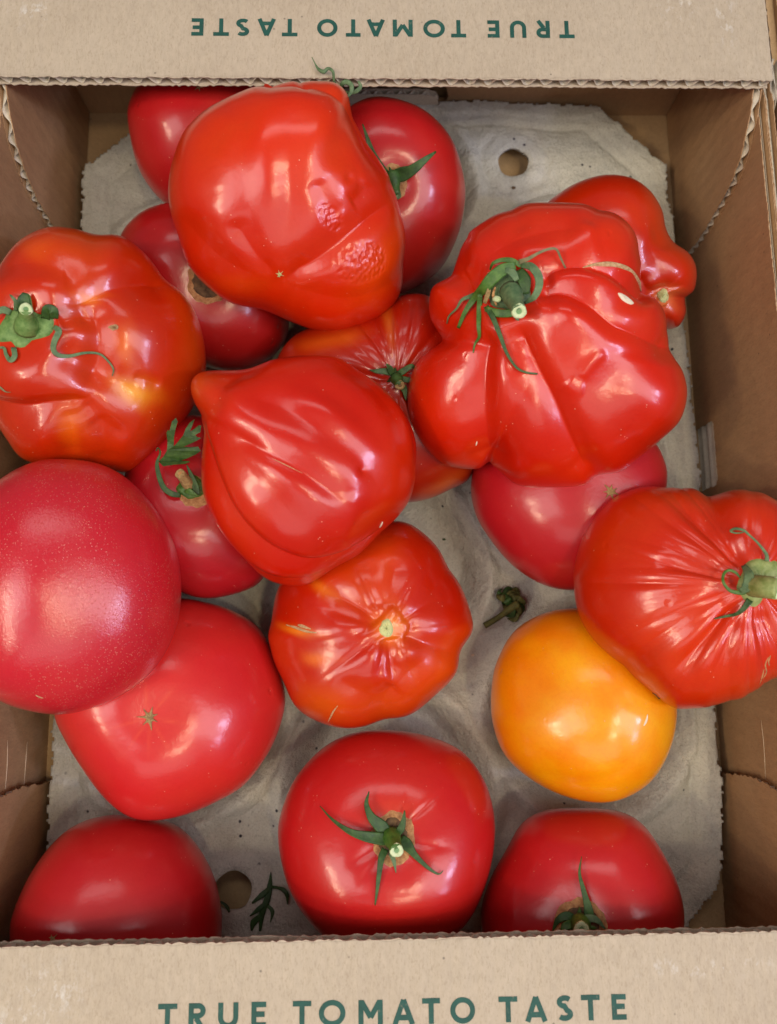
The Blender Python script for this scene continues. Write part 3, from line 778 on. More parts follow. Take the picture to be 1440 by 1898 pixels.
# --- crimson with leaf, left of centre
t19 = Tomato('crimson tomato with a feathery green leaf, between the speckled tomato and the pointed one', (365, 965), 0.043,
    [(228, 890), (255, 830), (300, 785), (360, 768), (430, 795), (490, 880), (512, 980), (500, 1045), (475, 1085), (420, 1105), (370, 1108), (320, 1090), (270, 1060), (235, 1000), (220, 940)],
    T=(.033, .033), N=84, base=CRIM, mott=(.04, .4), seed=19, blobs=[(352, 902, 62, 58, 0, -14)])
t19.patch('cork_ring', wobble(362, 912, 36, 31, .1, seed=8), M_CORK, dome=.0003, rough=.0001)
calyx(t19, wobble(356, 904, 30, 24, .12, 14, seed=9), M_GREEN,
      [([(335, 918, 1.5), (318, 915, 2.5), (303, 903, 3.5), (294, 880, 4.5), (291, 858, 5.5), (297, 840, 6), (293, 830, 6), (289, 836, 6)], 10, M_GREEN_D, [9, 11, 10, 8, 4, 2.5, 2]),
       ([(366, 918, 2), (362, 900, 3), (354, 880, 4), (346, 862, 5)], 13, M_GREEN_D), ([(344, 908, 2), (354, 912, 3), (366, 918, 3)], 12, M_GREEN)],
      stub=[(352, 900, 1.0), (334, 878, 6.0)], stub_r=(11, 8), stub_mat=M_SCAR, cut=M_SCAR, core=M_CORK)
LZ = [(420, 885), (480, 820), (520, 750), (525, 640), (512, 540), (530, 500), (548, 520), (580, 400), (630, 355), (650, 400), (622, 500), (605, 600), (603, 700), (650, 650), (715, 570), (745, 490), (795, 415), (855, 370), (835, 430), (800, 520), (850, 490), (905, 445), (935, 450), (925, 530), (860, 565), (890, 590), (940, 600),
      (870, 640), (725, 705), (800, 712), (900, 705), (930, 760), (860, 805), (760, 850), (690, 875), (780, 880), (803, 890), (740, 915), (600, 925), (475, 945), (440, 910)]
def flat_leaf(name, t, Z, sx, ox, oy, lift, mat):
    P2 = [(ox + x * sx, oy + y * sx) for x, y in Z]; n = len(P2); V = []
    cx_, cy_ = P2[0]
    for dz in (0, 0.0002):
        for p in P2:
            r = math.hypot(p[0] - cx_, p[1] - cy_); V.append(t.hit(340, 830, lift + dz) * 0 + at(p[0], p[1], t.C[2] + lift + dz + 0.00008 * r + 0.0009 * math.sin(r * .12)))
    T = tessellate_polygon([[Vector((p[0], p[1], 0)) for p in P2]])
    F = [tuple(q) for q in T] + [tuple(i + n for i in q[::-1]) for q in T] + [(i, (i + 1) % n, (i + 1) % n + n, i + n) for i in range(n)]
    return mesh_obj(name, V, F, mat, t.root, origin=t.C, smooth=False)
flat_leaf('leaf', t19, LZ, .1528, 230, 720, 0.034, M_GREEN_D)
# --- crimson under the big ribbed one
t10 = Tomato('crimson tomato with a small star scar, under the big lobed tomato', (1055, 928), 0.043,
    [(872, 895), (882, 850), (930, 800), (1000, 765), (1080, 758), (1160, 775), (1210, 812), (1232, 850), (1238, 890), (1225, 950), (1190, 1020), (1130, 1070), (1070, 1091), (1010, 1082), (950, 1045), (900, 985), (878, 940)],
    T=(.033, .033), N=84, base=CRIM, mott=(.03, .4), seed=10, blobs=[(1132, 905, 50, 45, 0, -6)], mat=M_TOM_SOFT)
t10.patch('blossom_scar', star(1132, 911, 19, 7, .38, .4, .25, 11), M_SCAR, dome=.0003)
# --- yellow
t12 = Tomato('the only yellow tomato, smooth and round, beside the finely ribbed red one', (1079, 1306), 0.043,
    [(912, 1290), (920, 1230), (950, 1170), (1000, 1136), (1060, 1125), (1120, 1135), (1190, 1180), (1235, 1240), (1246, 1310), (1235, 1380), (1205, 1440), (1160, 1475), (1110, 1486), (1050, 1475), (990, 1445), (940, 1400), (917, 1345)],
    T=(.034, .033), n=2.3, N=90, grooves=[([(1000, 1425), (1060, 1442), (1120, 1432), (1175, 1400)], 9, 1.8, G(s=.2)), ([(980, 1180), (1000, 1260), (990, 1340)], 30, 3, G(s=0)), ([(1160, 1170), (1180, 1250), (1165, 1330)], 30, 3, G(s=0))], base=(230, 126, 0), mott=(.0, .0), seed=12, lump=.0006,
    patches=[(1000, 1190, 110, 55, 20, (236, 118, 4), .75), (940, 1330, 40, 110, 0, (240, 130, 4), .6), (1110, 1360, 70, 60, 0, (246, 160, 6), .8), (1040, 1370, 60, 30, -10, (238, 126, 4), .5), (1180, 1440, 60, 40, 30, (236, 122, 4), .6), (1060, 1230, 60, 40, 0, (248, 166, 8), .7)])
mark(t12, [(1193, 1345), (1197, 1335), (1200, 1324)], 5, M_FLECK, lift=.0)
# --- left middle crimson
t14 = Tomato('pinkish red tomato with a brown star scar facing up, below the speckled one', (312, 1312), 0.043,
    [(98, 1322), (115, 1370), (145, 1420), (190, 1475), (235, 1508), (280, 1517), (340, 1508), (400, 1485), (455, 1452), (500, 1390), (522, 1330), (526, 1285), (508, 1220), (478, 1162), (430, 1130), (380, 1115), (330, 1110), (250, 1130), (170, 1190), (110, 1260)],
    T=(.034, .034), n=2.35, N=96, base=(202, 34, 36), mott=(.05, .35), seed=14, blobs=[(277, 1332, 55, 50, 0, -9), (410, 1330, 70, 90, 0, 4)], mat=M_TOM,
    patches=[(277 + 36 * math.cos(math.radians(a)), 1330 + 36 * math.sin(math.radians(a)), 22, 2.0, -a, (216, 70, 44), .5) for a in (-95, -50, 8, 55, 88, 122, 165)])
t14.patch('blossom_scar', star(277, 1330, 25, 7, .33, .5, .3, 14), M_SCAR, dome=.0004, rough=.0001)
# --- bottom left
t15 = Tomato('plain smooth red tomato without stem in the near left corner of the box', (215, 1690), 0.041,
    [(18, 1745), (24, 1690), (60, 1612), (110, 1550), (160, 1520), (220, 1510), (290, 1518), (340, 1543), (380, 1600), (402, 1665), (407, 1740), (390, 1820), (310, 1880), (200, 1892), (100, 1870), (40, 1820)],
    T=(.033, .032), n=2.3, N=84, base=(180, 24, 30), mott=(.03, .3), seed=15, mat=M_TOM_SOFT)
t15.patch('blossom_scar', star(97, 1740, 11, 6, .4, .3, .3, 3), M_SCAR, dome=.0003)
# --- bottom centre
t16 = Tomato('red tomato with pointed green calyx facing up, at the middle of the near flap', (716, 1556), 0.043,
    [(515, 1560), (520, 1505), (548, 1440), (600, 1385), (660, 1358), (730, 1354), (800, 1365), (860, 1392), (900, 1445), (916, 1510), (913, 1580), (895, 1650), (865, 1710), (815, 1750), (720, 1772), (630, 1750), (575, 1705), (535, 1640)],
    T=(.034, .033), n=2.45, N=104, base=(190, 24, 26), mott=(.05, .4), seed=16,
    blobs=[(729, 1556, 85, 85, 0, -11), (728, 1552, 40, 40, 0, -8)], ribs=[(729, 1554, 9, 3, 50, 120, 10, (0, 360))],
    patches=[(735, 1500, 50, 22, 0, (204, 52, 20), .5), (860, 1400, 40, 30, 20, (196, 34, 14), .5)])
t16.patch('cork_ring', wobble(729, 1554, 43, 55, .07, seed=12), M_CORK, dome=.0004, rough=.00015)
t16.patch('stem_hollow', wobble(728, 1552, 32, 42, .07, seed=13), M_BROWN, lift=.0005, dome=.0004, rough=.0003)
calyx(t16, star(725, 1550, 30, 6, .62, .2, .12, 4), M_GREEN,
      [([(722, 1556, 2), (702, 1554, 2.5), (672, 1549, 3), (646, 1540, 3), (616, 1519, 2), (593, 1494, 1.5)], 22, M_GREEN_D, [16, 22, 19, 13, 8, 4, 1.5]),
       ([(718, 1546, 2), (704, 1530, 2.5), (688, 1514, 3), (679, 1490, 3), (684, 1467, 3)], 24, M_GREEN_D, [18, 25, 19, 12, 7, 2]),
       ([(736, 1546, 2), (744, 1534, 2.5), (748, 1520, 3), (750, 1502, 3)], 14, M_GREEN_D),
       ([(742, 1556, 2), (756, 1568, 2), (770, 1586, 2), (793, 1608, 1.5), (812, 1620, 1.2), (821, 1614, 1.2)], 22, M_GREEN_D, [20, 22, 13, 8, 5, 2.5, 1.5]),
       ([(714, 1574, 2), (707, 1590, 2.5), (703, 1617, 2), (699, 1649, 1.2), (695, 1678, .8)], 14, M_GREEN_D, [13, 13, 10, 8, 5, 2]),
       ([(724, 1580, 3), (730, 1596, 3), (734, 1618, 1)], 9, M_GREEN_G)],
      stub=[(724, 1548, 1.0), (735, 1576, 7.5)], stub_r=(15, 10))
# --- bottom right
t17 = Tomato('red tomato in the near right corner with one thin pointed sepal', (1082, 1684), 0.041,
    [(892, 1705), (905, 1640), (938, 1575), (968, 1523), (1010, 1500), (1070, 1497), (1140, 1505), (1188, 1530), (1230, 1588), (1262, 1655), (1271, 1720), (1255, 1800), (1180, 1862), (1085, 1872), (980, 1855), (910, 1795)],
    T=(.033, .032), n=2.35, N=90, base=(188, 24, 30), mott=(.04, .4), seed=17, blobs=[(1075, 1715, 85, 75, 0, -16)], mat=M_TOM)
t17.patch('cork_ring', wobble(1075, 1716, 53, 55, .06, seed=15), M_CORK, dome=.0004, rough=.00015)
t17.patch('stem_hollow', wobble(1075, 1718, 42, 44, .06, seed=16), M_BROWN, lift=.0005, dome=.0004, rough=.0003)
calyx(t17, star(1075, 1714, 36, 7, .62, .2, .12, 5), M_GREEN,
      [([(1092, 1704, 2), (1090, 1682, 3), (1081, 1648, 3), (1074, 1618, 3), (1078, 1587, 3)], 14, M_GREEN_D, [16, 16, 10, 7, 4, 1]),
       ([(1066, 1706, 2), (1050, 1698, 3), (1034, 1706, 3), (1024, 1726, 2)], 16, M_GREEN_D), ([(1080, 1702, 3), (1104, 1704, 3), (1122, 1722, 2)], 13, M_GREEN_G),
       ([(1060, 1712, 3), (1046, 1718, 4), (1040, 1730, 4)], 14, M_GREEN)], stub=[(1076, 1712, 2), (1078, 1724, 8)], stub_r=(15, 11))
# --- centre orange red with pale scar
t18 = Tomato('orange red tomato with a pale greenish scar and small cracks, below the pointed one', (688, 1166), 0.043,
    [(491, 1195), (500, 1150), (512, 1095), (545, 1040), (600, 1000), (660, 978), (735, 966), (780, 985), (828, 1038), (856, 1090), (878, 1157), (864, 1200), (848, 1245), (805, 1290), (765, 1322), (715, 1335), (650, 1347), (600, 1338), (552, 1310), (525, 1262)],
    T=(.034, .034), n=2.3, N=110, base=(188, 30, 0), mott=(.20, .6), seed=18,
    grooves=[([(718, 1182), (724, 1210), (728, 1240), (726, 1262)], 13, 9, G(f=(.05, .4))), ([(702, 1158), (676, 1132), (640, 1114), (597, 1103)], 20, 9, G(f=(.1, .3))),
             ([(628, 1236), (650, 1260), (690, 1280), (722, 1272), (757, 1238), (801, 1204)], 17, 7, G(s=.2)), ([(716, 1140), (722, 1100), (735, 1040)], 20, 7, G(s=.1)),
             ([(700, 1135), (690, 1095), (684, 1042)], 16, 5, G(s=.1)),  ([(735, 1150), (790, 1105), (835, 1050)], 24, 8, G(s=.1, f=(.1, 0))), ([(742, 1176), (800, 1200), (860, 1215)], 24, 8, G(s=.1, f=(.1, 0))),
             ([(700, 1178), (650, 1196), (580, 1200), (500, 1196)], 22, 6, G(s=.1, f=(.1, 0))),
             ([(730, 1262), (712, 1290), (708, 1320)], 20, 6, G(s=.2, f=(.2, 0)))],
    ribs=[(717, 1165, 13, 4.5, 24, 175, 12, (0, 360))],
    blobs=[(717, 1165, 40, 36, 0, -7), (680, 1160, 22, 22, 0, 4), (692, 1205, 24, 24, 0, 5), (752, 1205, 26, 22, 30, 5), (740, 1130, 26, 22, 0, 4), (640, 1180, 34, 28, 0, 4), (620, 1285, 60, 40, 0, 4), (810, 1240, 50, 40, 45, 4)],
    patches=[(600, 1217, 26, 11, 0, (222, 92, 16), .9), (605, 1097, 22, 10, -35, (216, 110, 20), .8), (800, 1240, 70, 40, 35, (214, 66, 8), .7), (710, 1050, 26, 60, 0, (208, 62, 10), .6), (620, 1290, 60, 36, 0, (216, 84, 18), .6), (720, 1165, 26, 26, 0, (236, 120, 30), .8), (560, 1168, 34, 7, -12, (226, 108, 20), .9)])
t18.patch('blossom_scar', wobble(717, 1165, 14, 18, .16, 14, 18), M_SCARP, dome=.0006, rough=.0003)
mark(t18, [(530, 1158), (548, 1163), (568, 1170), (587, 1173)], 5, M_CRACK, 'healed_crack'); mark(t18, [(552, 1158), (562, 1161), (576, 1166)], 6, M_CRACK, 'healed_crack')
mark(t18, [(626, 1308), (618, 1318), (612, 1330), (608, 1338)], 3, M_CRACK, 'healed_crack')
# --- upper right rear, knobbly
t9 = Tomato('knobbly red tomato with a pale scar between small lobes, behind the big lobed one', (1150, 470), 0.050,
    [(1008, 385), (1050, 350), (1095, 332), (1135, 328), (1172, 336), (1202, 358), (1222, 388), (1234, 422), (1250, 448), (1272, 468), (1285, 496), (1286, 528), (1277, 552), (1272, 564), (1268, 582), (1258, 600), (1240, 610), (1200, 622), (1130, 605), (1060, 570), (1015, 510), (1000, 440)],
    T=(.032, .032), N=100, base=(190, 28, 0), mott=(.10, .5), seed=9,
    grooves=[([(1190, 440), (1206, 470), (1218, 505), (1228, 538)], 18, 9, G(f=(.4, .05), s=.15, b=0)), ([(1232, 552), (1256, 552), (1284, 556)], 9, 9, G(f=(.05, 0), b=0)), ([(1226, 560), (1232, 585), (1226, 620)], 9, 6, G(f=(.1, 0))),
             ([(1180, 500), (1195, 530), (1222, 548)], 11, 9, G(f=(.3, .05))), ([(1190, 560), (1215, 560)], 10, 6), ([(1195, 420), (1225, 440), (1250, 450)], 20, 5, G(f=(.5, 0), s=0))],
    blobs=[(1250, 505, 34, 34, 0, 9), (1150, 470, 60, 50, 0, 4), (1200, 522, 18, 18, 0, 7), (1242, 582, 18, 16, 0, 6), (1130, 390, 70, 50, 0, 5), (1230, 548, 22, 22, 0, -5)],
    patches=[(1231, 550, 17, 15, 30, (236, 130, 80), .6), (1170, 400, 40, 30, 0, (208, 50, 10), .6)])
t9.patch('blossom_scar', wobble(1229, 548, 12, 14, .14, 12, 21), M_SCARP, dome=.0004, rough=.0002)

# --- upper layer ------------------------------------------------------------
t13 = Tomato('large round pinkish crimson tomato with pale flecks and painted glints, against the left wall', (140, 1088), 0.079,
    [(-75, 1085), (-62, 990), (-30, 920), (20, 878), (70, 858), (120, 855), (185, 864), (240, 892), (290, 945), (324, 1010), (334, 1075), (328, 1145), (305, 1205), (270, 1252), (220, 1290), (165, 1315), (110, 1326), (50, 1318), (0, 1298), (-40, 1260), (-68, 1180)],
    T=(.034, .034), n=2.35, N=110, base=(192, 28, 44), mott=(.05, .35), seed=13, lump=.0005, blobs=[(60, 1090, 50, 80, 0, 3), (20, 1240, 60, 40, 30, 3)], mat=M_TOM_GLIT)
tag(t13.root, None)
mark(t13, [(66, 1288), (72, 1291), (80, 1294)], 3, M_CRACK)
t5 = Tomato('orange red lobed tomato with yellow blotches and a flat calyx with curling tendril', (165, 652), 0.076,
    [(-68, 650), (-55, 570), (-25, 515), (0, 478), (38, 443), (88, 421), (138, 424), (178, 435), (222, 436), (262, 462), (300, 500), (338, 540), (366, 582), (382, 640), (383, 700), (366, 745), (330, 795), (285, 845), (240, 872), (200, 868), (150, 858), (90, 862), (40, 850), (8, 812), (-20, 770), (-50, 715)],
    T=(.034, .034), n=2.3, N=120, base=(190, 38, 0), mott=(.16, .55), seed=5,
    grooves=[([(95, 560), (130, 566), (162, 556), (198, 540), (262, 526), (335, 528)], 20, 13, G(a=.75, f=(.25, .2))), ([(-20, 742), (40, 750), (90, 744), (150, 738), (185, 720)], 15, 13, G(s=.5, a=.7, f=(0, .3))),
             ([(150, 738), (185, 770), (235, 800)], 18, 7, G(s=.15)), ([(-20, 500), (50, 492), (110, 505), (160, 548)], 22, 7, G(s=.15, f=(0, .2))), ([(100, 640), (150, 670), (200, 700), (262, 712)], 26, 9, G(s=.15)),
             ([(165, 556), (176, 590), (184, 630), (178, 680), (150, 728)], 20, 11, G(s=.25)), ([(128, 752), (134, 790), (138, 838)], 17, 6, G(s=.15)), ([(168, 765), (188, 800), (200, 850)], 18, 6, G(s=.1)),
             ([(110, 600), (140, 590), (165, 580)], 14, 6, G(s=.2)), ([(240, 695), (262, 700), (290, 712)], 8, 4, G(s=.5))],
    blobs=[(48, 605, 62, 55, 0, -14), (265, 620, 70, 62, 0, 9), (132, 622, 34, 32, 0, 8), (70, 692, 60, 38, 10, 9), (85, 545, 36, 26, 0, 7), (200, 475, 80, 34, 0, 4), (90, 800, 22, 34, 0, 5), (160, 805, 26, 40, 0, 3), (240, 770, 46, 40, 0, 5), (14, 545, 30, 26, 0, 6)],
    patches=[(245, 722, 32, 18, -15, (232, 140, 20), .75), (131, 782, 18, 30, 0, (226, 96, 6), .6), (165, 552, 22, 9, 10, (232, 112, 10), .8), (72, 466, 26, 18, 0, (220, 80, 8), .55), (226, 640, 14, 30, 0, (226, 92, 10), .6), (100, 850, 70, 20, 0, (206, 60, 8), .6), (330, 760, 50, 50, 0, (200, 50, 8), .5)])
calyx(t5, [(5, 590), (-6, 606), (-12, 636), (18, 636), (28, 647), (46, 647), (60, 634), (95, 624), (103, 608), (103, 590), (95, 576), (82, 582), (64, 576), (60, 556), (55, 542), (44, 540), (35, 550), (31, 570), (12, 576)], M_GREEN_L,
      [([(100, 606, 1), (109, 614, 2.5), (101, 632, 2), (99, 648, 1), (108, 658, .8), (128, 660, .8), (158, 654, .8), (184, 656, .8), (200, 669, .6), (210, 684, .5), (208, 697, .5)], 9, M_GREEN_G, [8, 11, 10, 9, 8, 6, 4.5, 4, 3.5, 3, 1.5]),
       ([(28, 576, 1.5), (29, 560, 2.5), (22, 550, 3), (18, 546, 2)], 7, M_GREEN_G), ([(20, 580, 1), (6, 574, 2.5), (-4, 580, 3), (-8, 592, 2)], 13, M_GREEN_G),
       ([(25, 644, 1), (27, 660, 1.5), (19, 668, 1.2), (11, 657, 1), (7, 645, .8), (-6, 645, .6)], 9, M_GREEN_G, [9, 9, 8, 6, 5, 3]),
       ([(-16, 706, .5), (0, 718, .5), (10, 726, .5), (20, 727, .5)], 4, M_TENDRIL), ([(84, 590, 1.5), (88, 574, 3.5), (99, 576, 4), (101, 590, 2)], 15, M_GREEN_D, [14, 17, 16, 12]),
       ([(46, 580, 1.5), (44, 560, 3), (47, 543, 2.5)], 24, M_GREEN_D, [20, 24, 20, 8])],
      stub=[(50, 608, 1.0), (48, 573, 9)], stub_r=(19, 9), dome=.0009, stub_mat=M_GREEN_L)
t5.patch('skin_mark', wobble(211, 607, 10, 6, .2, 10, 3), M_CRACK, dome=.0003, rough=.0004)

t2 = Tomato('bright orange red tomato with a deep fold and two wrinkled patches, touching the far flap', (532, 385), 0.080,
    [(316, 390), (313, 345), (322, 295), (345, 238), (395, 193), (450, 167), (500, 152), (548, 146), (590, 150), (622, 155), (643, 175), (657, 215), (682, 262), (703, 298), (724, 340), (738, 380), (750, 440), (749, 520), (726, 575), (690, 602), (640, 617), (590, 612), (540, 595), (490, 573), (430, 560), (385, 531), (350, 492), (330, 440)],
    T=(.035, .034), n=2.3, N=130, base=(200, 34, 0), mott=(.14, .5), seed=22,
    grooves=[([(520, 512), (545, 500), (585, 478), (625, 448), (660, 418), (700, 385), (722, 362)], 17, 12.4, G(a=1.6, s=.4, f=(.2, .25))), ([(525, 518), (580, 532), (640, 540), (700, 524), (752, 488)], 24, 8, G(s=.15, f=(.1, 0))),
             ([(335, 385), (372, 428), (430, 478), (505, 512)], 22, 6, G(s=.15)), ([(435, 402), (475, 460), (515, 505)], 15, 7, G(s=.3, a=1.3)), ([(400, 215), (392, 300), (415, 400)], 24, 4, G(s=0)), ([(470, 180), (452, 290), (475, 410), (508, 495)], 24, 5.5, G(s=.1)), ([(605, 180), (622, 260), (612, 330)], 22, 4, G(s=0)),
             ([(548, 180), (536, 280), (536, 380), (526, 470)], 24, 5.5, G(s=.1)), ([(580, 335), (597, 370), (625, 405)], 14, 4, G(s=.2)),
             ([(505, 157), (545, 158), (590, 168), (635, 196), (664, 245), (690, 300), (705, 350)], 10, 9, G(a=.6, s=.5, f=(0, .3))), ([(556, 150), (566, 160), (572, 172)], 7, 5, G(f=(0, .4))), ([(640, 380), (660, 360), (668, 340)], 12, 4, G(s=.1)),
             ([(650, 340), (690, 330), (720, 345)], 16, -3, G(s=0)), ([(560, 560), (600, 575), (660, 578)], 20, -4, G(s=0, lip=0)), ([(440, 190), (420, 240), (400, 300)], 18, 2.5, G(s=.05))],
    blobs=[(517, 508, 24, 22, 0, -6), (655, 520, 80, 40, 10, 6), (700, 450, 40, 60, 30, 5), (570, 250, 90, 60, 0, 4), (390, 360, 50, 60, 0, 4), (636, 335, 8, 8, 0, -3), (636, 335, 15, 16, 0, 1.5), (430, 210, 40, 40, 0, -3)],
    wrinkles=[(655, 478, 42, 30, 15, 2.2, .42), (606, 402, 26, 15, -40, 1.5, .5)],
    patches=[(560, 260, 110, 70, 0, (214, 44, 4), .7), (460, 515, 50, 16, 0, (206, 60, 10), .6), (350, 440, 30, 60, 0, (206, 40, 8), .5)])
t2.patch('blossom_scar', star(518, 509, 8, 6, .5, .3, .3, 22), M_SCARP, dome=.0003, rough=.0002)
cu = []
for pts, ws in [([(578, 106, .0), (584, 118, .0), (590, 128, .2), (600, 133, .4), (608, 127, .8), (617, 133, .8), (619, 150, -2.0), (624, 158, -5)], [1.5, 2.5, 6, 8, 6, 6, 5, 4]),
                ([(630, 168, -8), (634, 156, -4), (642, 152, -3), (651, 158, -3), (651, 170, -4), (644, 180, -5)], [6, 9, 10, 10, 9, 4]), ([(664, 150, -3), (668, 160, -4), (662, 168, -5), (650, 172, -6), (640, 170, -8)], [4, 8, 9, 7, 5])]:
    V, F = sweep([at(p[0], p[1], 0.0925 + p[2] * .001) for p in pts], [x * 0.00019 for x in ws], thick=.3)
    mesh_obj('sepal', V, F, M_GREEN_G, t2.root, origin=t2.C)

t7 = Tomato('heart shaped red tomato in the centre with a knob at its left end', (572, 872), 0.079,
    [(354, 728), (358, 706), (372, 692), (395, 686), (440, 680), (475, 672), (520, 661), (565, 656), (620, 659), (670, 682), (720, 720), (756, 765), (774, 820), (771, 872), (760, 922), (735, 960), (708, 992), (670, 1032), (620, 1060), (572, 1085), (530, 1087), (488, 1074), (440, 1032), (400, 985), (375, 930), (366, 870), (366, 800), (366, 768), (358, 750)],
    T=(.035, .034), n=2.2, N=130, base=(194, 24, 2), mott=(.10, .5), seed=7,
    grooves=[([(372, 770), (380, 800), (394, 840), (414, 890), (437, 937), (472, 979), (515, 1010), (573, 1030), (636, 1022), (692, 990), (735, 945)], 13, 11, G(a=.6, s=.45, f=(.05, .2))),
             ([(370, 900), (388, 950), (420, 1005), (465, 1045), (530, 1066), (610, 1056), (690, 1010)], 9, 5, G(s=.3, a=.8)), ([(476, 1062), (540, 1076), (612, 1064)], 7, 3, G(s=.3)),
             ([(362, 764), (392, 766), (412, 752), (420, 728), (440, 708), (478, 690), (510, 676)], 20, 9, G(s=.15, a=1.3, f=(.0, .3), b=0)), ([(430, 800), (488, 835), (530, 856), (573, 882), (650, 940)], 18, 8, G(s=.3, a=1.4)),
             ([(440, 742), (520, 762), (600, 808), (660, 858), (710, 925)], 24, 8, G(s=.1, b=0)), ([(620, 664), (665, 680), (712, 712), (748, 758), (766, 820), (764, 890)], 10, 7, G(s=.4, a=.7, f=(.2, .2))),
             ([(590, 672), (650, 700), (700, 745), (730, 800), (738, 870)], 12, 4, G(s=.2)), ([(415, 790), (455, 850), (520, 925), (590, 985)], 24, 6, G(s=.05)), ([(500, 715), (590, 735), (670, 790), (725, 860)], 20, 4, G(s=.05)),
             ([(640, 905), (640, 950), (610, 1000)], 20, -4, G(s=0, lip=0))],
    blobs=[(386, 724, 30, 30, 0, 7), (610, 780, 70, 20, -38, 3), (648, 868, 20, 40, 30, 3), (663, 872, 7, 7, 0, -3), (480, 750, 40, 30, -30, 3), (700, 970, 30, 20, 40, -3)],
    patches=[(378, 720, 34, 26, 0, (196, 66, 14), .8), (400, 760, 30, 22, 0, (196, 52, 10), .6), (475, 940, 50, 60, 0, (204, 46, 12), .5)])
mark(t7, [(703, 978), (706, 972), (709, 967)], 5, M_FLECK); mark(t7, [(505, 850), (530, 862), (560, 877)], 2.0, M_CRACK, ws=[.6, 1.6, 1.6, .6])

t8 = Tomato('big deeply lobed red tomato with hairy green stem and long thin sepals', (1012, 645), 0.080,
    [(757, 730), (765, 690), (782, 655), (806, 632), (803, 610), (797, 580), (804, 535), (830, 508), (848, 478), (868, 442), (905, 412), (960, 383), (1030, 375), (1090, 380), (1140, 400), (1178, 438), (1192, 485), (1200, 530), (1232, 572), (1244, 620), (1243, 656), (1262, 688), (1269, 730), (1255, 776), (1222, 808), (1192, 835), (1150, 868), (1105, 878), (1080, 898), (1022, 905), (962, 900), (925, 873), (903, 858), (890, 870), (858, 871), (820, 862), (785, 827), (762, 780)],
    T=(.037, .034), n=2.3, N=150, base=(198, 28, 2), mott=(.08, .45), seed=8,
    grooves=[([(960, 598), (974, 632), (993, 673), (1028, 740), (1051, 794), (1072, 840), (1090, 882)], 20, 16, G(a=.8, s=.6, f=(.1, .12))), ([(918, 606), (905, 645), (899, 690), (899, 747), (902, 806), (906, 862)], 24, 18, G(s=.35, f=(.15, .12))),
             ([(990, 556), (1020, 546), (1051, 549), (1090, 572), (1129, 603), (1170, 620), (1246, 652)], 21, 14, G(a=1.3, s=.5, f=(.1, .1))), ([(996, 530), (1015, 508), (1036, 498), (1071, 495), (1115, 505), (1145, 520), (1180, 545), (1210, 560)], 17, 15, G(a=1.5, s=.45, f=(.1, .1))),
             ([(896, 560), (866, 575), (843, 600), (825, 625), (796, 636)], 24, 14, G(s=.25, f=(.1, 0))), ([(905, 535), (870, 520), (846, 510), (825, 512)], 17, 9, G(s=.3, f=(.2, 0))), ([(905, 500), (934, 470), (985, 446), (1040, 434), (1090, 445)], 26, 9, G(s=.2)),
             ([(1092, 470), (1125, 455), (1165, 465), (1190, 490)], 20, 6, G(s=.2)), ([(1066, 698), (1090, 670), (1114, 645)], 9, -3.5, G(s=0, lip=0)), ([(1045, 700), (1058, 712), (1080, 715)], 12, -3, G(s=0, lip=0)),
             ([(942, 600), (948, 640), (960, 700)], 12, 4, G(s=.2)), ([(862, 640), (858, 700), (872, 780)], 18, 5, G(s=.1)), ([(940, 385), (960, 412), (975, 445)], 16, 6, G(s=.2, f=(0, .3))), ([(1110, 385), (1100, 410), (1080, 440)], 16, 6, G(s=.2, f=(0, .3))), ([(880, 440), (870, 470), (868, 510)], 14, 6, G(s=.2)), ([(1150, 800), (1190, 770), (1230, 690)], 20, -4, G(s=0, lip=0))],
    blobs=[(895, 470, 26, 34, 40, 5), (1040, 405, 60, 18, 0, 4), (1165, 450, 24, 40, 20, 5), (948, 548, 66, 56, 0, -16), (1128, 690, 46, 36, 30, -8), (828, 770, 60, 70, 0, 8), (985, 800, 48, 90, -10, 6), (1195, 745, 50, 60, 0, 8), (1110, 800, 40, 50, 0, 5), (1050, 590, 44, 28, -20, 8), (1150, 585, 50, 30, -30, 6), (985, 475, 36, 20, 0, 6), (1110, 430, 60, 36, 0, 6), (935, 430, 50, 30, 30, 5), (830, 545, 24, 28, 0, 6), (935, 680, 22, 70, 0, 4), (1005, 505, 26, 14, 0, 5)],
    patches=[(1010, 420, 100, 40, 0, (202, 40, 8), .6), (830, 850, 60, 24, 0, (206, 46, 12), .5)])
mark(t8, [(1080, 496), (1100, 491), (1125, 490), (1148, 493), (1168, 502), (1182, 522), (1188, 540)], 9, M_CRACK, 'healed_crack', ws=[1.5, 5, 9, 8, 7, 8, 2])
t8.patch('skin_mark', [(1144, 543), (1152, 543), (1165, 551), (1176, 562), (1168, 565), (1152, 556)], M_FLECK, dome=.0004, rough=.0001)
mark(t8, [(882, 826), (883, 822), (884, 818)], 3, M_FLECK)
